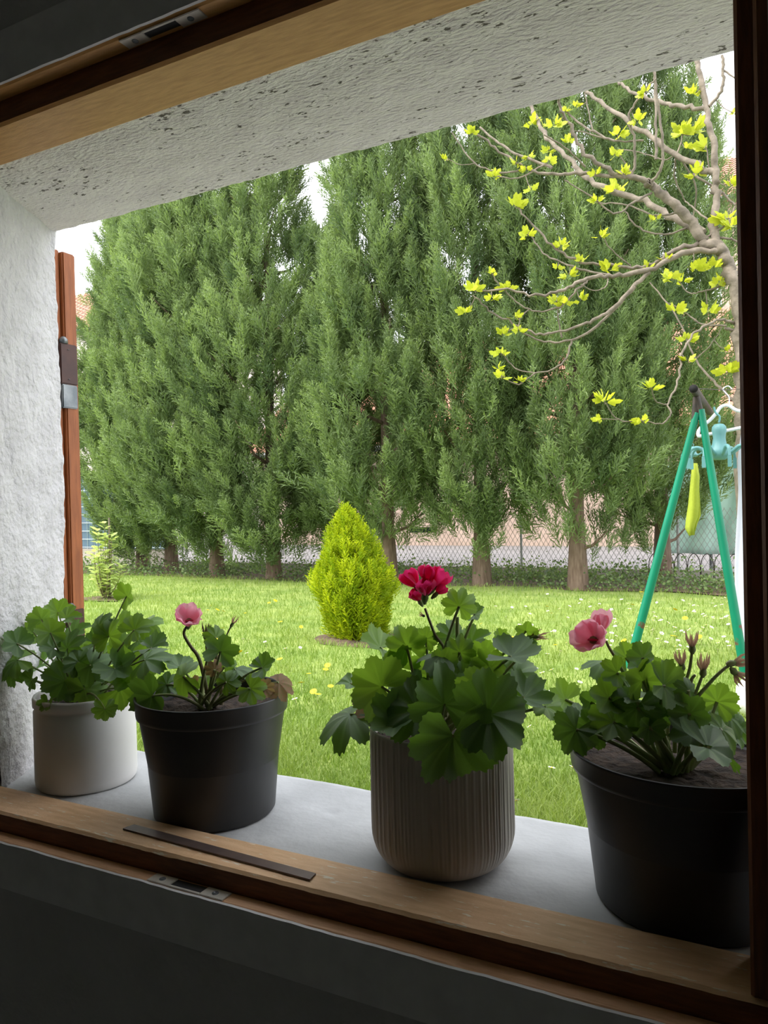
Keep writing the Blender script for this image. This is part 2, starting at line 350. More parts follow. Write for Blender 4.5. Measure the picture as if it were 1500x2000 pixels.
obj('steel_strap', boxm(-1.42, -1.306, 1.102, 1.141, .685, .734, .002), m_galv, sh)

# ---------------------------------------------------------------- geraniums in pots
def leaf_mesh(seed, lobes=7, cup=.22, pleat=.07, droop=.0, sinus=158, frill=.06, fold=0, deep=.2):
    r = random.Random(seed); na = 132; rings = [0, .2, .42, .62, .8, .92, 1.0]
    V = [(0, 0, 0)]; F = []; A = [.2]
    ph = r.uniform(0, 6)
    for R_ in rings[1:]:
        for i in range(na+1):
            t = math.radians(-sinus+2*sinus*i/na); k = t*lobes*90/sinus
            nt_ = 1-deep*abs(math.sin(k))**5; tooth = 1-.065*abs(math.sin(k*5+ph*.1))**1.5+.02*math.sin(t*11+ph)
            rr = R_*(1+(nt_*tooth*(1-.10*(abs(t)/math.pi)**3)-1)*R_**1.4)
            x = rr*math.cos(t); y = rr*math.sin(t)*1.06
            vein = abs(math.cos(k)); crease = (1-vein)**.8
            z = cup*rr*rr + 1.35*pleat*(crease-.5)*rr*(.35+.65*rr) + frill*math.sin(t*3.5+ph)*rr**3 + frill*.5*math.sin(t*9+ph*2)*rr**5 - droop*max(0, x)**2 + fold*abs(y)
            V.append((x*.5+.12, y*.5, z*.5)); A.append(min(1, .25+.75*max(0, (vein-.93)/.07)*(1.15-R_*.6)+r.uniform(0, .10)))
    V[0] = (.12, 0, -.01)
    m = na+1
    for i in range(na): F.append([0, 1+i, 2+i])
    for k in range(len(rings)-2):
        for i in range(na): F.append([1+k*m+i, 1+(k+1)*m+i, 1+(k+1)*m+i+1, 1+k*m+i+1])
    me = mesh(V, F, True, 'geranium_leaf'); at = me.attributes.new('vein', 'FLOAT', 'POINT'); at.data.foreach_set('value', A)
    return me
LEAF = {}
def leafvar(i, mi):
    if (i, mi) not in LEAF:
        q = i % 10
        me = leaf_mesh(100+i, lobes=(5, 7, 7, 5, 7, 5, 7, 7, 5, 7)[q], cup=(.30, .10, -.25, .45, .0, -.4, .2, -.12, .35, -.3)[q], pleat=(.13, .10, .12, .13, .14, .11, .15, .12, .1, .14)[q],
                       droop=(0, .2, .3, 0, .45, .1, 0, .5, .1, .3)[q], frill=(.06, .12, .08, .07, .14, .10, .16, .09, .12, .1)[q], fold=(.1, .35, 0, .1, .3, -.2, .15, .2, .5, -.1)[q], deep=(.22, .17, .2, .26, .18, .24, .16, .2, .25, .2)[q])
        me.materials.append(m_leaf[mi]); LEAF[(i, mi)] = me
    return LEAF[(i, mi)]
TO = -fw
def put_leaf(root, px, py, Y, wpx, phi, b, rnd, mi=None, k=None, var=None):
    c = P(px, py, Y); d = (c-CAM).dot(fw); size = wpx*d/FPX*1.08
    ph = math.radians(phi+rnd.uniform(-12, 12)); kk = k if k is not None else rnd.uniform(-.25, .45)
    m = (RT*math.cos(ph)+UP*math.sin(ph)+TO*kk*.8).normalized()
    n = UP*(1-b)+TO*b+RT*rnd.uniform(-.35, .35)
    if math.sin(ph) > .5 and b < .5: n = n+TO*.25
    n = (n-m*n.dot(m)).normalized(); s = n.cross(m)
    o = bpy.data.objects.new('leaf', leafvar(rnd.randrange(10) if var is None else var, mi if mi is not None else (0 if rnd.random() < .55 else 1)))
    COL.objects.link(o); o.parent = root
    base = c-m*size*.18
    Mx = Matrix((m, s, n)).transposed().to_4x4(); Mx.translation = base-root.location
    o.matrix_local = Mx @ Matrix.Scale(size, 4)
    return base+m*size*.12
def petiole(root, a, b, rnd, r=.0017, sag=.25, mm=None, name='stalk'):
    a = Vector(a); b = Vector(b); mid = a.lerp(b, .5)+Vector((0, 0, sag*(b-a).length*.5)); mid.x += rnd.uniform(-.008, .008)
    pts = [a.lerp(mid, t).lerp(mid.lerp(b, t), t) for t in [i/8 for i in range(9)]]
    return obj(name, tube(pts, [r*1.25-(r*.45)*i/8 for i in range(9)], 6), mm or m_stem, root)
def petal_mesh(w, l, cup, ruf, seed):
    r = random.Random(seed); V = []; F = []; n = 7; m = 9
    for i in range(n):
        u = i/(n-1); hw = w*(.16+.84*math.sin(min(1, u*1.15)*math.pi*.5))*(1-.35*max(0, u-.75)/.25)
        for j in range(m):
            v = j/(m-1)*2-1
            V.append((l*u*(1-.06*abs(v)), hw*v, cup*l*u*u+ruf*l*math.sin(v*5+seed)*u*u+.25*hw*v*v))
    for i in range(n-1):
        for j in range(m-1): F.append([i*m+j, (i+1)*m+j, (i+1)*m+j+1, i*m+j+1])
    return mesh(V, F, True)
def flower(root, c, axis, size, m, n, seed, open_=.9, dark=None, name='flower'):
    axis = Vector(axis).normalized(); a = axis.cross(Vector((.3, .2, 1))).normalized(); b = axis.cross(a)
    rnd = random.Random(seed); f = empty(name, Vector(c)-root.location, root)
    pm = [petal_mesh(size*.34, size*.62, .35, .10, seed+q) for q in range(2)]
    for q in range(n):
        t = 2*math.pi*q/n+rnd.uniform(-.2, .2); op = open_*rnd.uniform(.75, 1.2)
        d = ((a*math.cos(t)+b*math.sin(t))*op+axis*(1.1-.5*op)).normalized()
        nn = (axis-d*axis.dot(d)).normalized(); s = nn.cross(d)
        me = pm[q % 2]
        o = bpy.data.objects.new('petal', me); COL.objects.link(o); o.parent = f
        if not me.materials: me.materials.append(m)
        o.matrix_local = Matrix((d, s, nn)).transposed().to_4x4() @ Matrix.Scale(rnd.uniform(.8, 1.1), 4)
    cal = tube([Vector(c)-axis*size*.35, Vector(c)-axis*size*.12, Vector(c)+axis*size*.10], [size*.05, size*.13, size*.10], 8)
    obj('calyx', cal, m_stem, f)
    if dark: obj('throat', lathe([(.0001, -.002), (size*.15, 0), (size*.12, size*.03), (.0001, size*.04)], Vector(c)+axis*size*.07, 10), dark, f)
    return f
def soil_disc(c, r, z):
    V = [(c[0], c[1], z+.004)]; F = []; na = 40; nr = 10
    for k in range(1, nr+1):
        for i in range(na):
            a = 2*math.pi*i/na; rr = r*k/nr; x = c[0]+rr*math.cos(a); y = c[1]+rr*math.sin(a)
            V.append((x, y, z+noise.noise(Vector((x*60, y*60, 3)))*.005+noise.noise(Vector((x*160, y*160, 1)))*.003))
    for i in range(na): F.append([0, 1+i, 1+(i+1) % na])
    for k in range(nr-1):
        for i in range(na): F.append([1+k*na+i, 1+(k+1)*na+i, 1+(k+1)*na+(i+1) % na, 1+k*na+(i+1) % na])
    return mesh(V, F, True)
def stalks_and_leaves(root, leaves, Y0, spread, soilc, zs, seed, crown=(0, 0, .05), r=.0017):
    rnd = random.Random(seed)
    hubs = [Vector((soilc[0]+rnd.uniform(-.02, .02), soilc[1]+rnd.uniform(-.02, .02), zs)) for _ in range(6)]
    for L in leaves:
        px, py, wp, phi, b = L[:5]; mi = L[5] if len(L) > 5 else None; dy = L[6] if len(L) > 6 else None
        Y = Y0+(dy if dy is not None else rnd.uniform(-spread, spread))
        base = put_leaf(root, px, py, Y, wp, phi, b, rnd, mi)
        h = rnd.choice(hubs); ang = max(-.45, min(.45, (base.x-h.x)*1.2))
        start = h+Vector((ang*.09, (base.y-h.y)*.15, 0))
        petiole(root, start, base, rnd, r, .22 if base.z > zs+.03 else .5)

# 1 white pot
c1 = (-1.0744, .9354, .0005)
g1 = tag(empty('potted_geranium', c1), 'bushy flowerless geranium in a smooth white pot by the plaster jamb', 'potted plant', 'geraniums on the sill')
R = .0838
obj('pot', lathe([(.0001, .012), (R*.93, .012), (R*.95, .0), (R-.004, 0), (R-.001, .004), (R, .012), (R*1.0, .128), (R*.972, .131), (R*.975, .136), (R*1.01, .138), (R*1.012, .150), (R*.995, .1535), (R*.96, .1535), (R*.945, .150), (R*.93, .06)], c1, 96), m_wpot, g1)
obj('soil', soil_disc(c1, R*.93, .135), m_soil, g1)
L1 = [(30, 1255, 60, 150, .35, 0, -.06), (28, 1290, 78, 180, .35, 1, -.06), (80, 1207, 52, 115, .5), (112, 1193, 56, 110, .5, 1), (132, 1206, 52, 30, .35, 1), (62, 1232, 52, 160, .5),
      (98, 1232, 56, 95, .7, 1), (146, 1240, 66, 60, .25), (78, 1298, 70, 200, .4), (132, 1262, 70, 80, .5), (118, 1298, 82, 200, .6), (124, 1335, 80, 250, .8, 0, -.045),
      (166, 1350, 76, 285, .8, 1, -.04), (180, 1302, 74, 330, .5, 0), (205, 1388, 46, 285, .6, 1, -.085), (228, 1308, 78, 340, .55, 0, -.04), (238, 1345, 96, 355, .75, 1, -.03),
      (266, 1312, 92, 10, .6, 1), (288, 1286, 92, 20, .35, 0), (300, 1264, 66, 15, .3), (266, 1228, 66, 40, .6, 1), (288, 1216, 56, 40, .35), (243, 1226, 60, 90, .7, 1),
      (212, 1238, 68, 100, .7, 1), (194, 1222, 60, 70, .6, 0), (249, 1162, 56, 45, .6, 1), (186, 1254, 50, 20, .5), (274, 1250, 60, 5, .4), (152, 1290, 60, 120, .6), (196, 1276, 66, 90, .7, 1),
      (20, 1312, 50, 200, .5, 0, -.07), (60, 1330, 44, 230, .6, 0, -.06), (92, 1375, 36, 240, .6, 1, -.075), (168, 1276, 56, 170, .5), (100, 1265, 60, 160, .4, 0), (230, 1270, 64, 60, .7, 1), (150, 1320, 64, 220, .7)]
stalks_and_leaves(g1, L1, .93, .05, c1, .137, 11)
# 2 black pot, sparse geranium with one pink bloom
def nursery(c, rb, rt, h, band, root, foot=True):
    rs = rb+(rt*.93-rb)*(1-band/h)
    prof = [(.0001, .006), (rb*.80, .006), (rb*.82, 0), (rb*.97, 0), (rb, .004), (rs, h-band-.004), (rs*1.015, h-band-.001), (rt*.985, h-band+.002), (rt*.99, h-band+.006), (rt, h-.004), (rt*1.008, h-.002), (rt*1.006, h), (rt*.985, h), (rt*.975, h-.004), (rt*.95, h-band), (rb*.97, .02)]
    p = obj('pot', lathe(prof, c, 96), m_bpot, root)
    return p
c2 = (-.7791, .9225, .0005)
g2 = tag(empty('potted_geranium', c2), 'sparse leggy geranium with one small pink bloom in a black plastic pot', 'potted plant', 'geraniums on the sill')
nursery(c2, .0925, .1165, .183, .030, g2)
obj('soil', soil_disc(c2, .105, .158), m_soil, g2)
L2 = [(292, 1362, 84, 205, .7, 0, -.06), (322, 1338, 54, 170, .5, 0), (346, 1302, 66, 165, .15, 0), (354, 1322, 70, 190, .65, 1), (432, 1268, 66, 80, .75, 0, -.02), (420, 1242, 42, 100, .6, 1),
      (464, 1306, 66, 15, .15, 0), (516, 1302, 56, 30, .35, 0), (492, 1347, 58, -35, .75, 1), (548, 1334, 62, -10, .4, 2), (418, 1306, 34, 120, .5, 2), (445, 1330, 50, 30, .6, 1), (440, 1300, 44, 60, .5, 1),
      (378, 1345, 44, 210, .5, 2), (520, 1345, 36, -20, .6, 2), (400, 1335, 36, 100, .6, 1)]
stalks_and_leaves(g2, L2, .922, .035, (c2[0]+.0, c2[1]-.01, 0), .160, 21, r=.0022)
def stem(root, pix, Ys, r, m, taper=.6, name='stem'):
    pts = spline([P(x, y, Y) for (x, y), Y in zip(pix, Ys)], 5); n = len(pts)
    return obj(name, tube(pts, [r*(1-(1-taper)*i/(n-1)) for i in range(n)], 7), m, root)
stem(g2, [(408, 1378), (400, 1330), (388, 1285), (372, 1262), (359, 1238), (366, 1222)], [.915, .913, .91, .905, .90, .90], .0034, m_bstem)
stem(g2, [(432, 1376), (432, 1340), (424, 1305), (422, 1262), (420, 1245)], [.925]*5, .0036, m_bstem)
stem(g2, [(405, 1315), (404, 1280), (402, 1248)], [.915]*3, .0026, m_bstem)
stem(g2, [(425, 1330), (432, 1290), (440, 1248), (452, 1222)], [.93]*4, .0018, m_bstem)
stem(g2, [(430, 1350), (455, 1340), (485, 1325)], [.93]*3, .0024, m_bstem)
flower(g2, P(369, 1215, .90), RT*.25+UP*.75+TO*.6, .044, m_pink, 7, 5, 1.15, m_pinkd)
def bud(root, px, py, Y, dirv, L_, r, n=6, seed=0, m=None):
    c = P(px, py, Y); d = Vector(dirv).normalized(); e = empty('seed_head', c-root.location, root); rnd = random.Random(seed)
    obj('calyx', tube([c-d*L_*.2, c, c+d*L_*.3], [r*.3, r*.7, r*.5], 8), m_stem, e)
    for q in range(n):
        t = 2*math.pi*q/n; a = d.cross(Vector((.2, 1, .1))).normalized(); b = d.cross(a)
        tip = c+d*L_*rnd.uniform(.8, 1.1)+(a*math.cos(t)+b*math.sin(t))*r*rnd.uniform(.6, 1.6)
        obj('sepal', tube([c+d*L_*.1, c.lerp(tip, .6)+(a*math.cos(t)+b*math.sin(t))*r*.3, tip], [r*.3, r*.25, r*.04], 5), m or m_sepal, e)
bud(g2, 452, 1222, .93, UP+RT*.6, .018, .004, 4, 1)
bud(g2, 402, 1245, .915, UP, .022, .006, 5, 2, m_bstem)
bud(g2, 415, 1240, .915, UP+RT*.1, .018, .005, 4, 3, m_bstem)
# 3 ribbed taupe pot, big geranium with crimson bloom
c3 = (-.3946, .9205, .0005)
g3 = tag(empty('potted_geranium', c3), 'large-leaved geranium with crimson bloom in a ribbed taupe pot', 'potted plant', 'geraniums on the sill')
RG = .0938
rr_ = random.Random(4); RIB = [(rr_.uniform(45, 120), rr_.uniform(0, 6.28), rr_.uniform(-9, 9)) for _ in range(7)]
def ribs(a, z):
    if z > .172 or z < .012: return 0
    s = sum(math.sin(round(f)*a+p+w_*math.sin(z*26+p)*.12) for f, p, w_ in RIB)/7
    return .015*s*min(1, (z-.012)/.03)
prof = [(.0001, .004), (RG*.60, .003), (RG*.66, .0), (RG*.72, .002)]+[(RG*(.72+.28*math.sin(t*math.pi/2)), .002+.043*(1-math.cos(t*math.pi/2))) for t in [i/8 for i in range(1, 9)]]
prof += [(RG, .045+.127*i/24) for i in range(1, 25)]+[(RG*.998, .176), (RG*.98, .178), (RG*.955, .176), (RG*.94, .08)]
obj('pot', lathe(prof, c3, 720, ribs), m_gpot, g3)
obj('soil', soil_disc(c3, RG*.94, .158), m_soil, g3)
L3 = [(898, 1180, 66, 75, .9, 1, -.01), (930, 1198, 46, 25, .15, 0), (1028, 1230, 44, 88, .8, 1, .02), (976, 1242, 34, 105, .7, 1), (738, 1262, 86, 155, .35, 1), (792, 1258, 78, 110, .75, 1),
      (832, 1246, 50, 80, .6, 1), (880, 1242, 64, 115, .5, 0), (922, 1254, 74, 60, .2, 0), (856, 1278, 84, 155, .15, 0, -.04), (866, 1306, 70, 335, .75, 1), (1006, 1282, 112, 10, .2, 0, -.03),
      (1012, 1318, 92, -10, .6, 0), (946, 1276, 66, 60, .7, 1), (738, 1338, 120, 150, .85, 1, -.05), (676, 1398, 128, 195, .25, 0, -.07), (682, 1334, 52, 165, .25, 0), (768, 1412, 96, 205, .4, 0, -.085),
      (806, 1388, 130, 190, .55, 0, -.08), (868, 1368, 140, 100, .85, 0, -.075), (886, 1448, 172, 268, .8, 0, -.105), (964, 1392, 160, 10, .8, 0, -.085), (1000, 1350, 90, 5, .6, 0),
      (1030, 1364, 100, -20, .35, 0), (1072, 1382, 84, -20, .35, 1), (996, 1420, 76, -45, .8, 0, -.07), (838, 1322, 84, 195, .7, 1), (912, 1330, 76, 0, .6, 0), (775, 1300, 80, 130, .7, 1), (940, 1340, 90, 60, .8, 1, -.06),
      (800, 1345, 80, 160, .6, 0), (960, 1300, 70, 40, .6, 1), (1036, 1262, 34, 20, .3, 0), (898, 1270, 60, 100, .6, 1), (720, 1385, 70, 170, .5, 2)]
stalks_and_leaves(g3, L3, .915, .045, c3, .160, 31, r=.0022)
stem(g3, [(898, 1400), (892, 1350), (900, 1295), (894, 1250), (893, 1205)], [.915]*5, .004, m_stem)
stem(g3, [(870, 1400), (862, 1320), (868, 1270), (850, 1240), (838, 1210), (830, 1188)], [.91]*6, .0026, m_bstem)
stem(g3, [(915, 1400), (940, 1330), (975, 1300), (1010, 1268), (1024, 1250)], [.93]*5, .0025, m_stem)
for i, (x, y, s) in enumerate(((815, 1142, .040), (846, 1142, .040), (830, 1158, .040), (820, 1168, .030), (852, 1155, .026), (833, 1134, .036))):
    flower(g3, P(x, y+5, .91-.008*(i % 3)), UP*.8+RT*((x-830)/26)+TO*(.5 if i in (2, 3) else -.1), s, m_crim, 6, 50+i, .7, name='floret')
bud(g3, 828, 1203, .91, UP*.4-RT, .008, .003, 3, 7); bud(g3, 1032, 1246, .93, RT+UP*.2, .022, .005, 4, 8); bud(g3, 1045, 1244, .93, RT+UP*.1, .02, .004, 3, 9)
# 4 large black pot
c4 = (-.094, .942, .0005)
g4 = tag(empty('potted_geranium', c4), 'geranium with pale pink bloom and dried seed heads in large black pot', 'potted plant', 'geraniums on the sill')
nursery(c4, .1045, .132, .178, .027, g4)
obj('soil', soil_disc(c4, .12, .152), m_soil, g4)
L4 = [(1174, 1292, 74, 170, .2, 0), (1222, 1280, 62, 100, .75, 1), (1258, 1281, 62, 50, .2, 0), (1202, 1316, 60, 200, .6, 1), (1256, 1324, 90, 90, .85, 1, -.03), (1302, 1340, 94, -10, .6, 1),
      (1238, 1362, 96, 160, .25, 0), (1184, 1362, 76, 170, .6, 1), (1244, 1388, 96, 250, .75, 0, -.05), (1100, 1366, 72, 165, .5, 1), (1122, 1430, 92, 225, .45, 0, -.06), (1152, 1425, 76, 210, .8, 0, -.04),
      (1192, 1412, 92, 190, .45, 1, -.05), (1282, 1396, 66, 330, .65, 0), (1402, 1366, 76, 70, .85, 1), (1388, 1402, 92, 10, .35, 0), (1430, 1400, 76, 0, .5, 1), (1346, 1436, 92, 180, .4, 0, -.05),
      (1392, 1462, 128, -15, .3, 0, -.07), (1438, 1430, 66, -30, .7, 0), (1150, 1370, 66, 140, .7, 0), (1325, 1372, 70, 100, .6, 0), (1290, 1310, 44, 40, .4, 1), (1215, 1345, 66, 120, .7, 0),
      (1350, 1390, 76, 60, .4, 0), (1415, 1425, 90, -10, .5, 1, -.03), (1268, 1425, 60, 260, .7, 0, -.06), (1245, 1300, 56, 130, .5, 0), (1130, 1400, 70, 180, .3, 0), (1345, 1345, 46, 80, .6, 0)]
stalks_and_leaves(g4, L4, .938, .045, (c4[0]-.01, c4[1]-.015, 0), .154, 41, r=.0026)
for pix in ([(1318, 1470), (1320, 1400), (1332, 1350), (1346, 1310), (1352, 1270)], [(1300, 1470), (1308, 1390), (1322, 1345), (1331, 1308)], [(1330, 1470), (1340, 1400), (1362, 1345), (1372, 1318)], [(1330, 1470), (1352, 1380), (1385, 1335), (1412, 1308), (1424, 1300)], [(1280, 1470), (1240, 1360), (1205, 1290), (1190, 1265), (1184, 1252)], [(1300, 1470), (1270, 1420), (1255, 1380)], [(1345, 1370), (1350, 1330), (1358, 1318)]):
    stem(g4, pix, [.93]*len(pix), .0026, m_stem)
for i, (x, y, d) in enumerate(((1352, 1270, UP), (1332, 1305, UP-RT*.1), (1373, 1316, UP+RT*.1), (1426, 1296, RT+UP*.15), (1432, 1310, RT*.7-UP*.7))): bud(g4, x, y, .93, d, .022, .006, 7, 20+i)
flower(g4, P(1160, 1252, .93), -RT*.5+UP*.5+TO*.75, .048, m_pink, 7, 91, 1.0, m_pinkd); flower(g4, P(1174, 1236, .935), UP*.9+RT*.1-TO*.2, .040, m_pink, 5, 95, .4)

# ---------------------------------------------------------------- garden ground
nx, ny = 120, 90; V = []; F = []
for j in range(ny+1):
    y = 1.10+(11.3-1.10)*(j/ny)
    for i in range(nx+1):
        x = -22+28*i/nx; V.append((x, y, GZ+noise.noise(Vector((x*.5, y*.5, 0)))*.02))
for j in range(ny):
    for i in range(nx): F.append([j*(nx+1)+i, j*(nx+1)+i+1, (j+1)*(nx+1)+i+1, (j+1)*(nx+1)+i])
tag(obj('floor_lawn', mesh(V, F, True), m_ground), kind='structure')
tag(obj('floor_road', boxm(-60, 40, 11.3, 60, GZ-.1, GZ-.03), m_asph), kind='structure')
def gz(x, y): return GZ+noise.noise(Vector((x*.5, y*.5, 0)))*.02
tag(obj('floor_bounce_slab', boxm(-8, 6, 1.095, 2.25, GZ-.05, GZ+.03, .01), m_bounce), kind='structure')  # unseen slab, added to bounce neutral light up onto the lintel
# grass blades
BP = PZ(700, 1250, GZ)
def blades(N, y0, y1, pw, hmin, hmax, wd):
    u = rng.random(N); y = (y0**(1-pw)+u*(y1**(1-pw)-y0**(1-pw)))**(1/(1-pw))
    x = -1.75*y-.6+rng.random(N)*(1.75*y+.6+.30*y+.5)
    z = np.array([gz(a, b) for a, b in zip(x, y)])
    cl = np.array([noise.noise(Vector((a*1.3, b*1.3, 5))) for a, b in zip(x, y)])
    keep = (((x-BP.x)/.42)**2+((y-BP.y)/.30)**2) > .8+.4*rng.random(N)
    keep &= ~((y > 9.5) & (rng.random(N) < (y-9.5)/.8))
    x, y, z, cl = x[keep], y[keep], z[keep], cl[keep]; n = len(x)
    th = rng.random(n)*6.283; h = (hmin+(hmax-hmin)*rng.random(n))*(1+.35*cl); ln = h*(.25+.75*rng.random(n)); ph = rng.random(n)*6.283
    wv = np.stack([np.cos(th), np.sin(th), 0*th], 1)*(wd*(.6+.8*rng.random(n))*(1+.06*y))[:, None]
    b = np.stack([x, y, z-.005], 1); tip = b+np.stack([np.cos(ph)*ln, np.sin(ph)*ln, h], 1)
    mid = b+np.stack([np.cos(ph)*ln*.35, np.sin(ph)*ln*.35, h*.65], 1)
    Vv = np.stack([b-wv, b+wv, mid+wv*.7, mid-wv*.7, tip], 1).reshape(-1, 3)
    i0 = np.arange(n)*5; Fv = np.concatenate([np.stack([i0, i0+1, i0+2], 1), np.stack([i0, i0+2, i0+3], 1), np.stack([i0+3, i0+2, i0+4], 1)])
    tint = np.clip(.40+.38*cl+.28*(rng.random(n)-.3), 0, 1)
    return Vv, Fv, np.repeat(tint, 5)
A = blades(165000, 2.27, 10.6, 1.25, .03, .075, .0022)
g = tag(obj('lawn_grass', bigmesh(A[0], A[1], {'tint': A[2]}), m_grass), 'short green grass blades of the lawn outside the window', 'grass', kind='stuff')

# ---------------------------------------------------------------- conifers
def plume(seed, ntw=26, nl=4, flat=.6, wid=.40, lw=.021):
    r = np.random.default_rng(seed); T = []
    def tri(p, d, L_, w_):
        s = np.cross(d, r.normal(size=3)); s /= np.linalg.norm(s)+1e-9
        T.append([p-s*w_, p+s*w_, p+d*L_])
    for i in range(ntw):
        t = .04+.96*i/(ntw-1); p = np.array([.07*math.sin(3*t), 0, t]); a = i*2.4+r.uniform(-.5, .5)
        out = np.array([math.cos(a), math.sin(a)*flat, 0]); L_ = (wid*(1-t)**.8+.07)*r.uniform(.7, 1.25)
        d = out*.72+np.array([0, 0, .80]); d /= np.linalg.norm(d)
        for k in range(nl):
            q = p+d*L_*(.15+.8*k/nl); dd = d+r.normal(size=3)*.42; dd /= np.linalg.norm(dd)
            tri(q, dd, L_*.36+.04, lw)
        tri(p, d, L_*.85, lw*.8)
    return np.array(T)
PL = [plume(s, 20, 5, .6, .46, .020) for s in range(6)]
def foliage(base, H, Rm, n, prof, seed, plen=(.38, .75), lean=0.5, low=.06, shell=.5, tintv=(.0, .9), sparse=0, templates=PL, axis=(0, 0), back=1, zmin=GZ+.01):
    r = np.random.default_rng(seed); Vs = []; Ts = []
    hs = []
    while len(hs) < n:
        t = low+(1-low)*r.random()
        if r.random() < prof(t)/1.02+.08:
            if sparse and t < sparse and r.random() > .18+.55*t/sparse: continue
            hs.append(t)
    for t in hs:
        a = r.random()*6.283
        if math.sin(a) > .35 and back < 1 and r.random() > back: a = -a
        rad = Rm*prof(t)*(shell+(1-shell)*math.sqrt(r.random()))*(1+.16*math.sin(a*3+seed)+.10*math.sin(t*17+a*2))
        p = np.array([base[0]+axis[0]*t+rad*math.cos(a), base[1]+axis[1]*t+rad*math.sin(a), base[2]+H*t])
        L_ = r.uniform(*plen)*(1-.35*t); el = lean*(1.0-.55*t)*r.uniform(.6, 1.3)
        out = np.array([math.cos(a+r.normal()*.3), math.sin(a+r.normal()*.3), 0]); ax = out*el+np.array([0, 0, 1.0]); ax /= np.linalg.norm(ax)
        s = np.cross(ax, out); s /= np.linalg.norm(s)+1e-9; o2 = np.cross(s, ax)
        th = r.normal()*.5; e1 = s*math.cos(th)+o2*math.sin(th); e2 = np.cross(ax, e1)
        M = np.stack([e1, e2, ax], 1)*L_
        Tm = templates[r.integers(len(templates))]
        v = Tm.reshape(-1, 3)@M.T+p-ax*L_*.45
        Vs.append(v); Ts.append(np.full(len(v), np.clip(r.uniform(*tintv)+(.15 if r.random() < .12 else 0), 0, 1))+np.repeat(r.uniform(-.12, .12, len(Tm)), 3))
    Vv = np.concatenate(Vs); Vv[:, 2] = np.maximum(Vv[:, 2], zmin); Tt = np.clip(np.concatenate(Ts), 0, 1); Fv = np.arange(len(Vv)).reshape(-1, 3)
    return bigmesh(Vv, Fv, {'tint': Tt})
def cprof(t): return min(1, (t/.22)**.6)*min(1, ((1-t)/.62))**.72 if t < 1 else 0
def lprof(t): return (.34+.66*math.sin(min(1, t/.42)*math.pi/2))*min(1, ((1-t)/.55))**.85 if t < 1 else 0
H0, R0 = 8.0, 1.25
def boughs(nb, prof, seed, sparse=0, low=.05, npl=11):
    # pointed boughs set round the trunk, each a cone of small plumes
    r = np.random.default_rng(seed); Vs = []; Ts = []; c = 0
    while c < nb:
        t = low+(1-low)*r.random()
        if r.random() > prof(t)+.10: continue
        if sparse and t < sparse and r.random() > .42+.55*(t/sparse)**1.2: continue
        a = r.random()*6.283
        if math.sin(a) > .35 and r.random() > .3: a = -a
        c += 1
        rad = R0*prof(t)*(.30+.62*math.sqrt(r.random()))*(1+.14*math.sin(a*3+seed)); u = np.array([math.cos(a), math.sin(a), 0])
        p0 = u*rad+np.array([0, 0, H0*t]); L_ = r.uniform(.55, 1.15)*(1-.35*t); ax = u*r.uniform(.25, .75)*(1-.5*t)+np.array([0, 0, 1.]); ax /= np.linalg.norm(ax)
        bt = r.uniform(.05, .55); gold = .25 if r.random() < .10 else 0; olive = r.random() < .14
        for k in range(npl):
            q = k/(npl-1); off = r.normal(size=3)*np.array([1, 1, .5])*.17*(1-q)*L_
            d = ax+off/(L_+.01)*1.6+r.normal(size=3)*.10; d /= np.linalg.norm(d); l = r.uniform(.30, .46)*(1-.25*q)
            s_ = np.cross(d, r.normal(size=3)); s_ /= np.linalg.norm(s_)+1e-9; M = np.stack([s_, np.cross(d, s_), d], 1)*l
            Tm = PL[r.integers(len(PL))]; v = Tm.reshape(-1, 3)@M.T+p0+ax*L_*(q-.35)+off
            Vs.append(v); tt = np.clip(bt+gold+.30*r.random()-(.3 if olive else 0), 0, 1)
            Ts.append(np.full(len(v), tt)+np.repeat(r.uniform(-.12, .12, len(Tm)), 3)+Tm.reshape(-1, 3)[:, 2]*.16)
    Vv = np.concatenate(Vs); Vv[:, 2] = np.maximum(Vv[:, 2], .01)
    return bigmesh(Vv, np.arange(len(Vv)).reshape(-1, 3), {'tint': np.clip(np.concatenate(Ts), 0, 1)})
FOL = [boughs(nb, pf, 60+k, sp, lo) for k, (nb, pf, sp, lo) in enumerate(((265, lprof, 0, .05), (265, cprof, 0, .045), (270, cprof, .36, .065), (265, cprof, .40, .07)))]
ROW = [  # x, y, height, crown radius, foliage kind, mirror, label
    (-10.55, 10.6, 6.9, 1.25, 0, 1, 'leftmost tall green conifer of the hedge, beside the pale house'),
    (-9.65, 10.4, 8.2, 1.35, 1, 1, 'second tall conifer from the left in the hedge row'),
    (-8.20, 9.9, 8.6, 1.35, 1, -1, 'third tall conifer from the left in the hedge row'),
    (-6.95, 9.75, 7.5, 1.28, 0, -1, 'tall conifer left of the sky gap, behind the yellow bush'),
    (-4.85, 9.6, 7.8, 1.25, 2, 1, 'tall conifer right of the sky gap, behind the crimson bloom'),
    (-3.50, 9.7, 8.2, 1.20, 3, 1, 'tall conifer with bare lower trunk, third from the right'),
    (-2.20, 9.65, 8.2, 1.15, 2, -1, 'tall conifer with pale trunk base, second from the right'),
    (-1.35, 11.0, 8.4, 1.15, 3, -1, 'rightmost tall conifer of the hedge, behind the green swing frame'),
    (-5.95, 10.4, 5.4, 1.05, 2, 1, 'shorter conifer standing back in the hedge gap behind the yellow bush')]
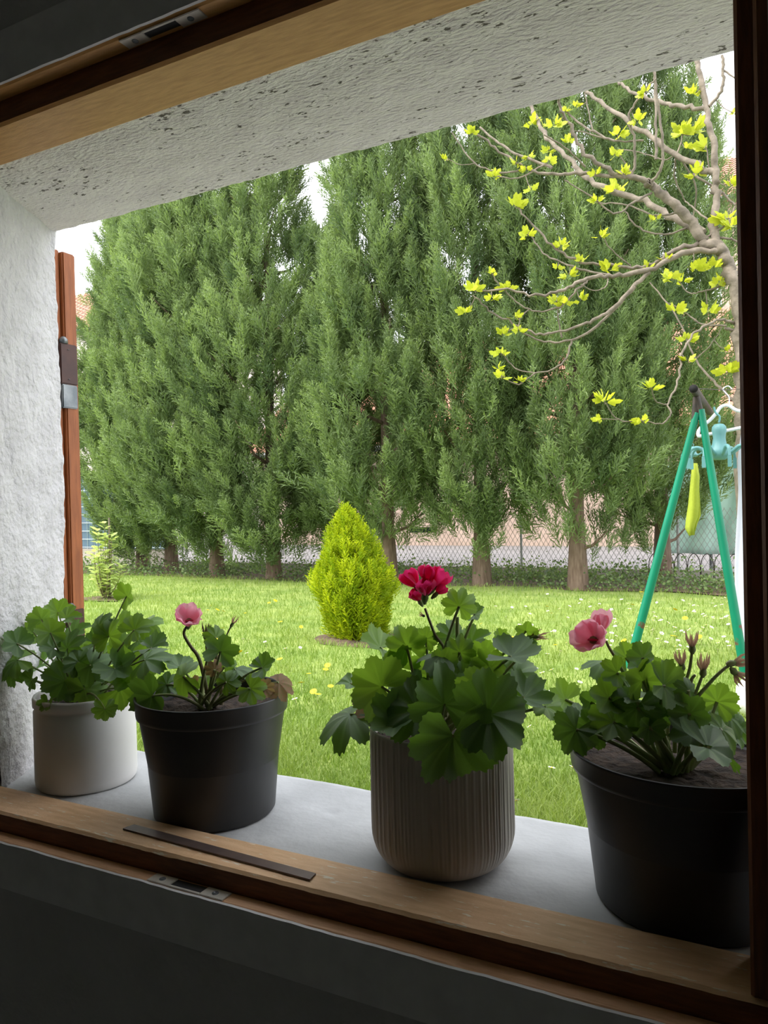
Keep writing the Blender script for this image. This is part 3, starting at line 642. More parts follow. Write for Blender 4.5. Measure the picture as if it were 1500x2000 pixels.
for i, (x, y, H, Rm, kf, mir, lab) in enumerate(ROW):
    t = tag(empty('conifer', (x, y, GZ)), lab, 'tree', 'tall hedge conifers')
    tr = [Vector((x+math.sin(k*.9+i)*.04*k/9, y, GZ-.03+H*.93*k/9)) for k in range(10)]
    obj('trunk', tube(tr, [.088*(1-k/9)**.8+.010 + (.045 if k == 0 else 0) for k in range(10)], 10), m_bark, t)
    for k in range(26):
        z = .5+(H*.8-.5)*k/26; a = k*2.4+i; l = Rm*cprof(min(.98, z/H))*.8; b0 = Vector((x, y, GZ+z))
        obj('branch', tube([b0, b0+Vector((math.cos(a)*l*.5, math.sin(a)*l*.5, l*.15)), b0+Vector((math.cos(a)*l, math.sin(a)*l, l*.6))], [.03, .02, .006], 5), m_bark, t)
    fo = obj('foliage', FOL[kf], m_thuja, t); fo['kind'] = 'stuff'; fo.location = (0, 0, 0); fo.scale = (mir*Rm/R0, Rm/R0, H/H0)
# golden bush
gb = tag(empty('golden_conifer', BP), 'small bright yellow-green teardrop conifer bush alone on the lawn', 'bush')
def gprof(t): return (.58+.42*math.sin(min(1, t/.48)*math.pi/2))*min(1, max(0, (1-t))/.55)**.72
PG = [plume(50+s, 16, 3, .95, .55, .034) for s in range(4)]
for k in range(4):
    a = k*1.7; obj('trunk', tube([BP+Vector((0, 0, -.02)), BP+Vector((math.cos(a)*.05, math.sin(a)*.05, .4)), BP+Vector((math.cos(a)*.08, math.sin(a)*.08, .85))], [.02, .014, .005], 6), m_bark, gb)
fo = obj('foliage', foliage((BP.x, BP.y, GZ), 1.10, .325, 1500, gprof, 5, plen=(.13, .22), lean=.5, low=.03, shell=.35, tintv=(0, 1), templates=PG, axis=(-.09, 0)), m_gold, gb); fo['kind'] = 'stuff'
V = [(BP.x, BP.y, GZ+.045)]; F = []
for k in (1, 2, 3):
    for i in range(40):
        a = 2*math.pi*i/40; rr = k/3*(1+.18*noise.noise(Vector((math.cos(a)*2, math.sin(a)*2, 4))))
        V.append((BP.x+.05+.46*rr*math.cos(a), BP.y+.34*rr*math.sin(a), GZ+.045-.012*k*k/3+noise.noise(Vector((a*5, k, 0)))*.008))
for i in range(40): F.append([0, 1+i, 1+(i+1) % 40])
for k in range(2):
    for i in range(40): F.append([1+k*40+i, 1+(k+1)*40+i, 1+(k+1)*40+(i+1) % 40, 1+k*40+(i+1) % 40])
tag(obj('soil_patch', mesh(V, F, True), m_gsoil), 'round patch of bare brown soil under the yellow bush', 'soil')
# undergrowth and bare strip along the hedge foot
def leafstuff(N, box, size, seed, dens=None):
    r = np.random.default_rng(seed); p = np.stack([r.uniform(box[0], box[1], N), r.uniform(box[2], box[3], N), GZ+np.abs(r.normal(size=N))*box[4]], 1)
    if dens is not None: p = p[[dens(q) > r.random() for q in p]]
    n = len(p); d = r.normal(size=(n, 3)); d[:, 2] = np.abs(d[:, 2])*.6+.2; d /= np.linalg.norm(d, axis=1)[:, None]
    s = np.cross(d, r.normal(size=(n, 3))); s /= np.linalg.norm(s, axis=1)[:, None]; L_ = size*r.uniform(.6, 1.5, n)[:, None]
    Vv = np.stack([p, p+d*L_*.5+s*L_*.35, p+d*L_, p+d*L_*.5-s*L_*.35], 1).reshape(-1, 3); i0 = np.arange(n)*4
    Fv = np.concatenate([np.stack([i0, i0+1, i0+2], 1), np.stack([i0, i0+2, i0+3], 1)])
    return bigmesh(Vv, Fv, {'tint': np.repeat(r.uniform(0, .7, n), 4)})
tag(obj('hedge_undergrowth', leafstuff(34000, (-12, .5, 9.55, 11.1, .12), .04, 3, lambda q: .25+.9*max(0, noise.noise(Vector((q[0]*.9, q[1], 2)))+.2)), m_thuja), 'low dark weeds and ivy growing along the foot of the hedge', 'undergrowth', kind='stuff')
V = []; F = []
for i in range(81):
    x = -12.5+13*i/80
    V += [(x, 9.62+.3*noise.noise(Vector((x*1.2, 0, 0))), GZ+.004), (x, 10.1, GZ+.03), (x, 11.0, GZ+.03)]
for i in range(80):
    for j in range(2): F.append([i*3+j, (i+1)*3+j, (i+1)*3+j+1, i*3+j+1])
tag(obj('soil_strip', mesh(V, F, True), m_gsoil), 'strip of bare shaded soil under the conifer hedge', 'soil')

# ---------------------------------------------------------------- fig tree
ft = tag(empty('fig_tree', (P(1480, 1000, 6.3).x, 6.3, GZ)), 'fig tree with bare pale branches and young yellow-green leaves at the right', 'tree')
def K(x, y): return (850+x/2.459, 100+y/2.459)
BR = [  # points in survey pixels of the upper right crop, start radius, end radius, end depth
    ([(1490, 2600), (1485, 2000), (1478, 1620), (1472, 1400), (1462, 1190), (1415, 1060), (1375, 960), (1290, 915)], .085, .05, 6.25),
    ([(1290, 915), (1235, 830), (1150, 740), (1050, 650), (1025, 630)], .05, .034, 6.05),
    ([(1350, 940), (1345, 830), (1352, 700), (1350, 580), (1330, 400), (1302, 270), (1270, 130), (1262, 40)], .040, .022, 6.5),
    ([(1025, 630), (940, 600), (830, 570), (720, 480), (640, 350), (600, 270), (585, 200)], .026, .010, 5.7),
    ([(1025, 630), (900, 600), (700, 590), (560, 590), (430, 560), (290, 460), (180, 385)], .022, .008, 5.6),
    ([(1352, 590), (1150, 490), (1000, 390), (860, 290), (740, 215), (680, 150)], .030, .016, 6.9),
    ([(1300, 275), (1180, 265), (1060, 240), (950, 200), (880, 150)], .022, .014, 6.8),
    ([(1315, 265), (1375, 190), (1382, 100), (1378, 20)], .016, .012, 6.4), ([(1382, 90), (1440, 130)], .010, .006, 6.4),
    ([(1290, 870), (1150, 800), (1000, 720), (800, 650), (650, 530), (520, 390), (470, 290), (450, 230)], .036, .018, 7.1),
    ([(1275, 920), (1150, 960), (1020, 1030), (870, 1030), (700, 1010), (600, 960), (480, 850), (400, 750)], .022, .007, 5.8),
    ([(1385, 965), (1220, 960), (1030, 1050), (850, 1080), (740, 1090), (640, 1140), (500, 1170), (340, 1150), (200, 1150)], .030, .007, 5.5),
    ([(1030, 1060), (930, 1150), (820, 1260), (700, 1310), (540, 1360), (420, 1330), (280, 1260), (180, 1170)], .020, .006, 5.5),
    ([(960, 1130), (800, 1300), (650, 1390), (500, 1390), (400, 1340), (310, 1345)], .016, .006, 5.7),
    ([(655, 1390), (620, 1490), (520, 1540), (400, 1530), (320, 1450)], .010, .005, 5.7), ([(480, 1545), (400, 1600), (320, 1560)], .008, .004, 5.7),
    ([(870, 1080), (740, 1060), (620, 1020), (520, 970), (450, 870)], .012, .006, 6.0), ([(740, 1095), (680, 1150), (580, 1235), (450, 1240), (330, 1150), (265, 1055)], .011, .005, 5.6),
    ([(450, 1240), (410, 1280), (400, 1330)], .006, .004, 5.6), ([(610, 1375), (590, 1290), (585, 1200)], .008, .005, 5.8),
    ([(560, 560), (400, 500), (290, 430), (215, 365)], .014, .008, 5.9), ([(530, 540), (400, 610), (300, 600)], .009, .005, 5.6), ([(420, 575), (300, 580), (180, 530), (80, 390)], .010, .005, 5.6),
    ([(190, 540), (120, 545), (60, 515)], .005, .003, 5.6),
    ([(945, 605), (960, 450), (930, 330), (970, 240), (1060, 130)], .013, .007, 5.8), ([(1030, 632), (1085, 560), (1092, 430), (1070, 250), (1050, 100)], .013, .009, 5.9), ([(1060, 520), (1060, 350), (1055, 100)], .012, .010, 6.1),
    ([(720, 555), (620, 460), (520, 400)], .010, .006, 6.0), ([(860, 430), (760, 390), (650, 310), (590, 250)], .012, .007, 6.2), ([(760, 390), (730, 260), (720, 200)], .007, .005, 6.2), ([(1000, 430), (860, 430), (700, 385), (640, 400)], .010, .005, 6.3),
    ([(1040, 680), (960, 720), (860, 780), (740, 690), (620, 620)], .011, .006, 5.8), ([(1220, 845), (1100, 880), (980, 850), (900, 750)], .011, .006, 6.1), ([(1170, 770), (1060, 790), (920, 740), (780, 730)], .011, .006, 6.2),
    ([(1160, 500), (1150, 600), (1200, 720)], .009, .006, 6.7), ([(1165, 495), (1250, 640), (1240, 790)], .009, .006, 6.7), ([(1160, 500), (1190, 400)], .008, .005, 6.6), ([(1240, 590), (1350, 660), (1440, 740)], .012, .009, 6.4), ([(1320, 590), (1300, 440)], .008, .005, 6.4),
    ([(1150, 495), (1100, 520), (960, 480), (880, 470)], .008, .004, 6.7), ([(960, 610), (900, 520), (850, 460)], .006, .004, 6.0),
    ([(1440, 1310), (1370, 1290), (1250, 1350), (1190, 1440), (1165, 1580), (1115, 1700)], .014, .007, 5.8), ([(1112, 1698), (1132, 1745), (1080, 1790), (1000, 1775), (880, 1770), (820, 1690)], .008, .004, 5.6), ([(1112, 1698), (1060, 1680), (1035, 1600)], .006, .004, 5.6), ([(880, 1770), (780, 1765)], .004, .003, 5.6), ([(1000, 1775), (900, 1780)], .005, .004, 5.6),
    ([(1460, 1700), (1350, 1600), (1250, 1480), (1170, 1290), (1030, 1110)], .014, .006, 6.6), ([(1360, 890), (1450, 915)], .012, .010, 6.3), ([(1300, 895), (1400, 830), (1440, 745)], .010, .006, 6.3), ([(1440, 1105), (1300, 1150), (1220, 1160), (1155, 1085)], .010, .004, 6.5),
    ([(940, 1030), (850, 960), (800, 880)], .007, .004, 5.9), ([(1400, 1320), (1280, 1310), (1180, 1240), (1120, 1210)], .009, .004, 6.2), ([(1390, 1330), (1430, 1340), (1462, 1330)], .012, .016, 6.3), ([(830, 1085), (820, 1130), (760, 1150), (700, 1120)], .006, .004, 5.7),
    ([(1250, 1480), (1330, 1400), (1400, 1290)], .006, .004, 6.4), ([(1340, 830), (1250, 760), (1200, 720)], .010, .006, 6.5)]
placed = []
for bi, (pp, ra, rb, Ye) in enumerate(BR):
    Ys = 6.3
    if bi:
        best = min(placed, key=lambda q: (q[0]-pp[0][0])**2+(q[1]-pp[0][1])**2)
        Ys = best[2] if math.hypot(best[0]-pp[0][0], best[1]-pp[0][1]) < 60 else Ye
    n = len(pp); pts3 = [P(*K(*p), Ys+(Ye-Ys)*(i/(n-1))**1.0) for i, p in enumerate(pp)]
    if bi == 0: pts3[0].z = GZ-.03; pts3[0].x = pts3[1].x+.02; pts3[0].y = 6.3
    sp_ = spline(pts3, 6); m = len(sp_)
    rj = random.Random(bi)
    jit = [Vector((rj.gauss(0, 1), rj.gauss(0, 1), rj.gauss(0, 1)))*min(.008, ra*.3) if 0 < q < m-1 else Vector() for q in range(m)]
    obj('trunk' if bi == 0 else 'branch', tube([a+b for a, b in zip(sp_, jit)], [.86*(ra+(rb-ra)*(q/(m-1))**.8)*rj.uniform(.9, 1.12) for q in range(m)], 8), m_fig, ft)
    for i in range(n-1):
        for s in range(8):
            f_ = (i+s/8)/(n-1); placed.append((pp[i][0]+(pp[i+1][0]-pp[i][0])*s/8, pp[i][1]+(pp[i+1][1]-pp[i][1])*s/8, Ys+(Ye-Ys)*f_))
    placed.append((pp[-1][0], pp[-1][1], Ye))
CL = [(460, 325, 2), (570, 330, 2), (675, 250, 1), (625, 275, 1), (520, 345, 1.3), (175, 380, 1.2), (50, 505, 1.2), (280, 575, 2), (390, 520, 1.3), (450, 490, 1), (440, 555, 1), (540, 465, 1.4), (545, 510, 1.2), (640, 420, 1.3), (460, 645, 1.4), (380, 715, 2), (770, 575, 1.2), (905, 570, 1.3), (865, 635, 2.6), (775, 700, 1.5), (1060, 790, 1.2), (790, 865, 1.5), (875, 375, 2), (970, 310, 1.6), (860, 480, 1.4), (1010, 175, 1.5), (1240, 180, 1.8), (1185, 355, 3), (1240, 345, 3), (1300, 430, 2.3), (1255, 560, 2.2), (1210, 450, 1.2), (1420, 620, 1.5), (1400, 770, 2.4), (1425, 810, 2), (1430, 290, 1), (440, 860, 1.8), (605, 915, 1.4), (700, 990, 1.2), (835, 1020, 2), (640, 1055, 1.6), (585, 1025, 1), (275, 1050, 1), (345, 1115, 1.6), (185, 1120, 2), (270, 1165, 1.5), (145, 1235, 1.5), (390, 1260, 1.2), (400, 1325, 1.2), (325, 1340, 1.4), (580, 1180, 1.6), (620, 1190, 1.5), (700, 1175, 1.4), (315, 1430, 1.6), (300, 1510, 1), (315, 1545, 1.5), (405, 1570, 1.1), (810, 1645, 2.2), (1035, 1590, 1.8), (995, 1750, 1.7), (780, 1755, 1.4), (1130, 1060, 2.4), (1245, 1020, 2.2), (1335, 1010, 1.8), (1110, 980, 1.8), (1145, 1215, 2.2), (1310, 1215, 2.4), (1205, 1360, 2), (1210, 1465, 1.3), (1400, 1505, 2.6), (1395, 1420, 1.2), (1185, 1085, 1.5), (1355, 1100, 1.6), (1020, 1025, 1.2), (1375, 1080, 1.3)]
def figleaf():
    pts = [(0, -.06), (.25, -.22), (.45, -.30), (.5, -.16), (.75, -.16), (1, 0), (.75, .16), (.5, .16), (.45, .30), (.25, .22), (0, .06)]
    V = [(.42, 0, .07)]+[(x, y, .30*abs(y)+.06*x*x) for x, y in pts]; n = len(pts)
    return V, [[0, 1+i, 1+(i+1) % n] for i in range(n)]
FLV, FLF = figleaf()
for ci, (x, y, s) in enumerate(CL):
    best = min(placed, key=lambda q: (q[0]-x)**2+(q[1]-y)**2); Y = best[2]-.02
    c = P(*K(x, y), Y); bpt = P(*K(best[0], best[1]), best[2]); rnd = random.Random(ci); V = []; F = []
    stem_d = (c-bpt); nl = 6+int(s*2.2)
    base = c-Vector((0, 0, .03*s))
    for q in range(nl):
        d = Vector((rnd.gauss(0, .8), rnd.gauss(0, .6), rnd.uniform(.1, 1.1))).normalized(); n_ = d.orthogonal().normalized(); n_.rotate(Matrix.Rotation(rnd.uniform(0, 6.28), 3, d)); s_ = n_.cross(d)
        L_ = .034*s**.75*rnd.uniform(.8, 1.4); o0 = base+d*.012*s+stem_d*0
        b = len(V); V += [o0+(d*v[0]+s_*v[1]*1.25+n_*v[2])*L_*1.25 for v in FLV]; F += [[i+b for i in f] for f in FLF]
    lc = obj('leaf_cluster', mesh(V, F), m_figleaf, ft)
    if (c-bpt).length > .02: obj('twig', tube([bpt, bpt.lerp(base, .5)+Vector((0, 0, -.01)), base+Vector((0, 0, .02))], [.004, .0035, .003], 5), m_fig, ft)

# ---------------------------------------------------------------- swing frame with laundry
SY = 5.3; apex = P(1365, 800, SY)
sw = tag(empty('swing_frame', (apex.x, SY, GZ)), 'green A-frame swing stand with dark top bar used for drying laundry', 'swing frame')
bar0 = P(1355, 760, 5.12); bz = bar0.z; bx = bar0.x
def legpts(a, foot): return [a, foot]
footL = P(1232, 1290, SY); footR = P(1457, 1330, SY)
for Yo in (0,):
    for ft_, top in ((footL, P(1361, 806, SY)), (footR, P(1369, 800, SY))):
        d = (ft_-top).normalized(); fz = top+d*((GZ-.02-top.z)/d.z); off = Vector((0, Yo, 0))
        lg = obj('leg', tube([top+off, top.lerp(fz, .5)+off, top.lerp(fz, .80)+off], [.022, .028, .029], 14), m_green, sw)
        obj('rusty_foot', tube([top.lerp(fz, .80)+off, fz+off], [.0292, .0292], 14), m_rust, lg)
        s_ = (top-bar0); bt = Vector((bx, top.y+Yo, bz-.03))
        obj('bracket', tube([bt, top+off+d*.07], [.022, .019], 10), m_dsteel, sw)
bar = obj('top_bar', tube([(bx, 5.10, bz), (bx, 6.5, bz-.01)], .027, 18), m_dsteel, sw)
obj('pipe_end', lathe([(.0001, 0), (.024, 0), (.024, .002), (.0001, .002)], (0, 0, 0), 18), m_hole, bar)
pe = bar.children[0]; pe.matrix_local = Matrix.Translation(Vector((bx, 5.0995, bz))) @ Matrix.Rotation(math.pi/2, 4, 'X')
cl_a = Vector((bx, 5.30, bz+.026)); cl_b = P(1470, 758, 6.24)
cord = tag(obj('clothesline', tube([cl_a+Vector((0, 0, 0)), cl_a.lerp(cl_b, .5)+Vector((0, 0, -.012)), cl_b], .003, 6), m_dsteel), 'thin dark cord strung from the swing bar to the fig trunk', 'cord')
def cordpt(px):
    best = min(((cl_a.lerp(cl_b, t/60)) for t in range(61)), key=lambda q: abs(750+FPX*(q-CAM).dot(RT)/(q-CAM).dot(fw)-px)); return best
# white hanger and shirt
hy = cordpt(1428).y
hp = [P(x, y, hy) for x, y in ((1490, 828), (1470, 806), (1440, 802), (1422, 792), (1408, 795), (1398, 808), (1385, 822), (1372, 832), (1364, 843), (1365, 852), (1375, 850), (1410, 843), (1450, 835), (1490, 828))]
hg = tag(empty('clothes_hanger', P(1428, 800, hy)), 'white plastic clothes hanger hanging beside the swing apex', 'hanger')
obj('frame', tube(spline(hp, 4), .012, 8), m_hang, hg)
obj('hook', tube(spline([P(1424, 794, hy), P(1424, 776, hy), P(1418, 768, hy), P(1412, 760, hy), P(1422, 754, hy), P(1430, 760, hy)], 4), .004, 6), m_hang, hg)
obj('strap_notch', tube([P(1374, 829, hy-.01), P(1382, 826, hy-.01)], .008, 6), m_hang, hg)
V = []; F = []; nu, nv = 24, 34
edge = [(1448, 838), (1444, 870), (1440, 900), (1442, 960), (1440, 1000), (1436, 1060), (1434, 1110), (1435, 1150), (1440, 1190), (1446, 1230), (1450, 1270), (1452, 1305)]
for j in range(nv+1):
    f_ = j/nv*(len(edge)-1); i0 = min(int(f_), len(edge)-2); ex = edge[i0][0]+(edge[i0+1][0]-edge[i0][0])*(f_-i0); ey = edge[i0][1]+(edge[i0+1][1]-edge[i0][1])*(f_-i0)
    p0 = P(ex, ey, hy+.02)
    for i in range(nu+1):
        u = i/nu; V.append(p0+Vector((u*.42, .035*math.sin(u*14+j*.05)*(.3+j/nv)+.05*u, -.03*u)))
for j in range(nv):
    for i in range(nu): F.append([j*(nu+1)+i, j*(nu+1)+i+1, (j+1)*(nu+1)+i+1, (j+1)*(nu+1)+i])
sheet = mesh(V, F, True); o = tag(obj('white_garment', sheet, m_sheet), 'white cloth garment hanging at the right behind the window frame', 'laundry')
sm = o.modifiers.new('thick', 'SOLIDIFY'); sm.thickness = .004
# octopus peg hanger
def octopus(px, py, Y, s, lab, name='octopus_peg_hanger', n=8, a0=0):
    c = P(px, py, Y); e = tag(empty(name, c), lab, 'peg hanger')
    hp_ = [(.0001, -.13), (.035, -.128), (.064, -.11), (.074, -.085), (.066, -.055), (.046, -.02), (.040, .02), (.042, .05), (.048, .075), (.045, .10), (.03, .118), (.0001, .125)]
    obj('head', lathe([(a*max(s, .5), b*s) for a, b in hp_], c, 24, lambda a, z: .04*math.sin(a*8)), m_teal, e)
    obj('hook', tube(spline([c+Vector((0, 0, .13*s)), c+Vector((.005, 0, .17*s)), c+Vector((-.02, 0, .20*s)), c+Vector((-.03, 0, .24*s))], 4), .007*s, 8), m_teal, e)
    for k in range(n):
        a = a0+2*math.pi*k/n; d = Vector((math.cos(a), math.sin(a), 0))*(.55 if s > .8 else 1); q0 = c+d*.08*s+Vector((0, 0, -.10*s))
        ar = obj('arm', tube(spline([q0, q0+d*.10*s+Vector((0, 0, .03*s)), q0+d*.18*s+Vector((0, 0, .06*s)), q0+d*.27*s+Vector((0, 0, .045*s)), q0+d*.30*s+Vector((0, 0, -.01*s))], 4), [.014*s]*8+[.012*s]*6+[.009*s]*3, 8), m_teal, e)
        obj('peg', boxm(*(sum(([q0[i]+d[i]*.30*s+(-.012*s if i < 2 else -.085*s), q0[i]+d[i]*.30*s+(.012*s if i < 2 else -.01*s)] for i in range(3)), []))), m_teal, ar)
    return e
OY = 5.75
octopus(1405, 862, OY, 1.0, 'teal octopus-shaped peg hanger right of the swing apex', a0=.35)
octopus(1354, 882, 6.6, .34, 'small pale blue peg hanger holding the lime cloth between the legs', 'peg_hanger', 4, .9)
# lime cloth
V = []; F = []; YC = 6.6
lf = [(1352, 905), (1349, 930), (1346, 960), (1343, 990), (1341, 1015), (1340, 1032), (1348, 1046)]; rt_ = [(1359, 905), (1363, 930), (1363, 955), (1367, 985), (1368, 1008), (1362, 1022), (1356, 1044)]
for j in range(7):
    a = P(*lf[j], YC); b = P(*rt_[j], YC)
    for i in range(11):
        u = i/10; q = a.lerp(b, u); q.y += .03*math.sin(u*7+j*.4); V.append(q)
for j in range(6):
    for i in range(10): F.append([j*11+i, j*11+i+1, (j+1)*11+i+1, (j+1)*11+i])
o = tag(obj('cleaning_cloth', mesh(V, F, True), m_ltowel), 'lime yellow microfibre cloth hanging between the swing legs', 'cloth')
sm = o.modifiers.new('thick', 'SOLIDIFY'); sm.thickness = .012
# white bag with red print
bc = PZ(1478, 1398, GZ); bgm = tag(empty('plastic_bag', bc), 'white plastic bag with red print on the grass at right edge', 'bag')
obj('bag_body', lathe([(.0001, 0), (.07, 0), (.10, .03), (.108, .09), (.095, .15), (.06, .19), (.02, .20), (.0001, .205)], bc, 28, lambda a, z: .10*math.sin(a*3+z*20)+.05*math.sin(a*7)), m_daisy, bgm)
pr_ = P(1441, 1362, bc.y-.03); obj('print_mark', boxm(pr_.x-.002, pr_.x+.012, pr_.y-.035, pr_.y, pr_.z-.018, pr_.z+.014, .002), m_red, bgm)

# ---------------------------------------------------------------- beyond the hedge
def house(name, lab, x0, x1, y0, y1, ze, zr, mw, rows, cols, eave=.35, wins=()):
    h = tag(empty(name, ((x0+x1)/2, y0, GZ-.05)), lab, 'house')
    ym = (y0+y1)/2
    V = [(x0, y0, GZ-.1), (x1, y0, GZ-.1), (x1, y1, GZ-.1), (x0, y1, GZ-.1), (x0, y0, ze), (x1, y0, ze), (x1, y1, ze), (x0, y1, ze), (x0, ym, zr-.15), (x1, ym, zr-.15)]
    obj('walls', mesh(V, [[0, 1, 5, 4], [1, 2, 6, 9, 5], [2, 3, 7, 6], [3, 0, 4, 8, 7], [4, 5, 9, 8], [7, 8, 9, 6]]), mw, h)
    sl_ = (zr-ze)/(ym-y0); ya = y0-eave; za = ze-eave*sl_
    rf = obj('roof', mesh([(x0-eave, ya, za), (x1+eave, ya, za), (x1+eave, ym, zr), (x0-eave, ym, zr), (x1+eave, 2*ym-ya, za), (x0-eave, 2*ym-ya, za)], [[0, 1, 2, 3], [3, 2, 4, 5]]), m_tile, h)
    md = rf.modifiers.new('thick', 'SOLIDIFY'); md.thickness = .12
    # rows of overlapping tiles, one shared mesh per course
    n = rows; V = []; F = []; W = (x1-x0+2*eave); m = cols
    for i in range(m):
        a = -W/2+W*i/m; w_ = W/m
        b = len(V)
        for q in range(5):
            t = q/4; V += [(a+w_*t, 0, .05+.07*math.sin(t*math.pi)), (a+w_*t, (ym-ya)/n*1.02, .02+.07*math.sin(t*math.pi)+(zr-za)/n*1.02)]
        for q in range(4): F.append([b+2*q, b+2*q+2, b+2*q+3, b+2*q+1])
    me = mesh(V, F); me.materials.append(m_tile)
    for k in range(n):
        o = bpy.data.objects.new('tile_course', me); COL.objects.link(o); o.parent = rf
        o.location = Vector(((x0+x1)/2, ya+(ym-ya)*k/n, za+(zr-za)*k/n+.01))
    obj('gutter', tube([(x0-eave, ya-.08, za+.02), (x1+eave, ya-.08, za+.02)], .09, 10), m_gutter, h)
    for (wx, wz, ww, wh) in wins:
        f = obj('window', boxm(wx-ww/2-.08, wx+ww/2+.08, y0-.05, y0+.02, wz-.08, wz+wh+.08, .01), m_paintw, h); obj('pane', boxm(wx-ww/2, wx+ww/2, y0-.06, y0-.045, wz, wz+wh), m_bluef, f)
    return h
e1 = P(1420, 815, 19); house('neighbour_house', 'beige house with clay tile roof mostly hidden behind the hedge', -14, 3.5, 19, 27, e1.z, e1.z+3.3, m_beige, 18, 60)
e2 = P(165, 634, 27); e2r = P(165, 570, 31); house('neighbour_house', 'cream house with terracotta roof left of the conifer hedge', -60, e2.x+6, 27.4, 35.4, e2.z, e2r.z, m_cream, 20, 80, wins=((e2.x+1.2, 1.2, 1.1, 1.4),))
e3 = P(1425, 345, 30); house('neighbour_house', 'tall house with reddish roof behind the fig branches at far right', e3.x-.35, 14, 30.4, 38.4, e3.z-.5, e3.z+2.4, m_beige, 18, 50)
# low concrete wall with blue-grey screened fence at the left
lw = P(168, 1072, 11.6); lb = tag(obj('low_wall', boxm(-20, -10.9, 11.6, 11.8, GZ-.05, lw.z, .01), m_conc), 'low weathered concrete wall under the blue-grey fence', 'wall')
ff = tag(empty('screen_fence', (-15, 11.7, lw.z)), 'blue-grey screened wire fence on the low wall at the left', 'fence')
zt = P(168, 925, 11.7).z
for k in range(22): obj('slat', boxm(-20+k*.41, -20+k*.41+.40, 11.69, 11.71, lw.z+.002, zt), m_bluef, ff)
gw = []
for k in range(46): gw.append(tube([(-20+k*.2, 11.67, lw.z), (-20+k*.2, 11.67, zt)], .006, 4))
for k in range(10): gw.append(tube([(-20, 11.665, lw.z+.03+(zt-lw.z-.05)*k/9), (-10.9, 11.665, lw.z+.03+(zt-lw.z-.05)*k/9)], .006, 4))
o = obj('grid_wire', joinm(*gw), m_pwire, ff); o['kind'] = 'stuff'
for k in range(4): obj('post', boxm(-19+k*2.7, -18.94+k*2.7, 11.71, 11.77, lw.z+.002, zt+.05), m_gutter, ff)
# chain-link fence behind the trees
cf = tag(empty('chain_link_fence', (-5, 11.5, GZ)), 'grey chain-link fence seen through the gaps at the hedge foot', 'fence')
V = []; F = []
h_ = .95
for k in range(260):
    x = -10.6+k*.075*1.0
    if x > 4: break
    for s in (1, -1):
        a = Vector((x, 11.5+.004*s, GZ+.03)); b = a+Vector((s*h_*.6, 0, h_)); i = len(V); w_ = .0035
        V += [a+Vector((-w_, 0, 0)), a+Vector((w_, 0, 0)), a+Vector((0, w_*1.5, 0)), b+Vector((-w_, 0, 0)), b+Vector((w_, 0, 0)), b+Vector((0, w_*1.5, 0))]
        F += [[i, i+1, i+4, i+3], [i+1, i+2, i+5, i+4], [i+2, i, i+3, i+5]]
o = obj('wire_mesh', mesh(V, F), m_wire, cf); o['kind'] = 'stuff'
for k in range(7): obj('post', tube([(-10.4+k*2.3, 11.53, GZ-.02), (-10.4+k*2.3, 11.53, GZ+1.0)], .02, 8), m_wire, cf)
obj('kerb', boxm(-10.8, 1.5, 11.42, 11.6, GZ-.05, GZ+.10, .01), m_conc, cf)
# pale green windbreak cloth, small wire border, blue board
V = []; F = []; nu, nv = 40, 16
tl = P(1288, 915, 12.3); tr_ = P(1475, 850, 12.3); bl_ = P(1300, 1080, 12.3); br = P(1475, 1085, 12.3)
for j in range(nv+1):
    for i in range(nu+1):
        u = i/nu; v = j/nv; q = tl.lerp(tr_, u).lerp(bl_.lerp(br, u), v); q.y += .07*math.sin(u*17+v*4)+.05*noise.noise(Vector((u*6, v*5, 0))); V.append(q)
for j in range(nv):
    for i in range(nu): F.append([j*(nu+1)+i, j*(nu+1)+i+1, (j+1)*(nu+1)+i+1, (j+1)*(nu+1)+i])
wb = tag(empty('windbreak', (tl.x+.8, 12.3, GZ)), 'pale green windbreak cloth hung beyond the swing frame', 'windbreak')
o = obj('cloth', mesh(V, F, True), m_tarp, wb); sm = o.modifiers.new('thick', 'SOLIDIFY'); sm.thickness = .006
for px in (1290, 1385, 1472):
    q = P(px, 900, 12.4); obj('post', tube([(q.x, 12.42, GZ-.05), (q.x, 12.42, q.z+.1)], .025, 8), m_gutter, wb)
gbf = tag(empty('wire_border', (-1, 11.0, GZ)), 'low looped wire garden border in front of the windbreak', 'border')
for k in range(9):
    x = -1.55+k*.17; obj('hoop', tube(spline([(x, 11.2, GZ-.02), (x, 11.2, GZ+.25), (x+.075, 11.2, GZ+.36), (x+.15, 11.2, GZ+.25), (x+.15, 11.2, GZ-.02)], 4), .006, 5), m_dsteel, gbf)
q = P(825, 1035, 11.47); obj('blue_board', boxm(q.x-.24, q.x+.24, 11.455, 11.485, q.z-.045, q.z+.045, .008), m_blue, cf)
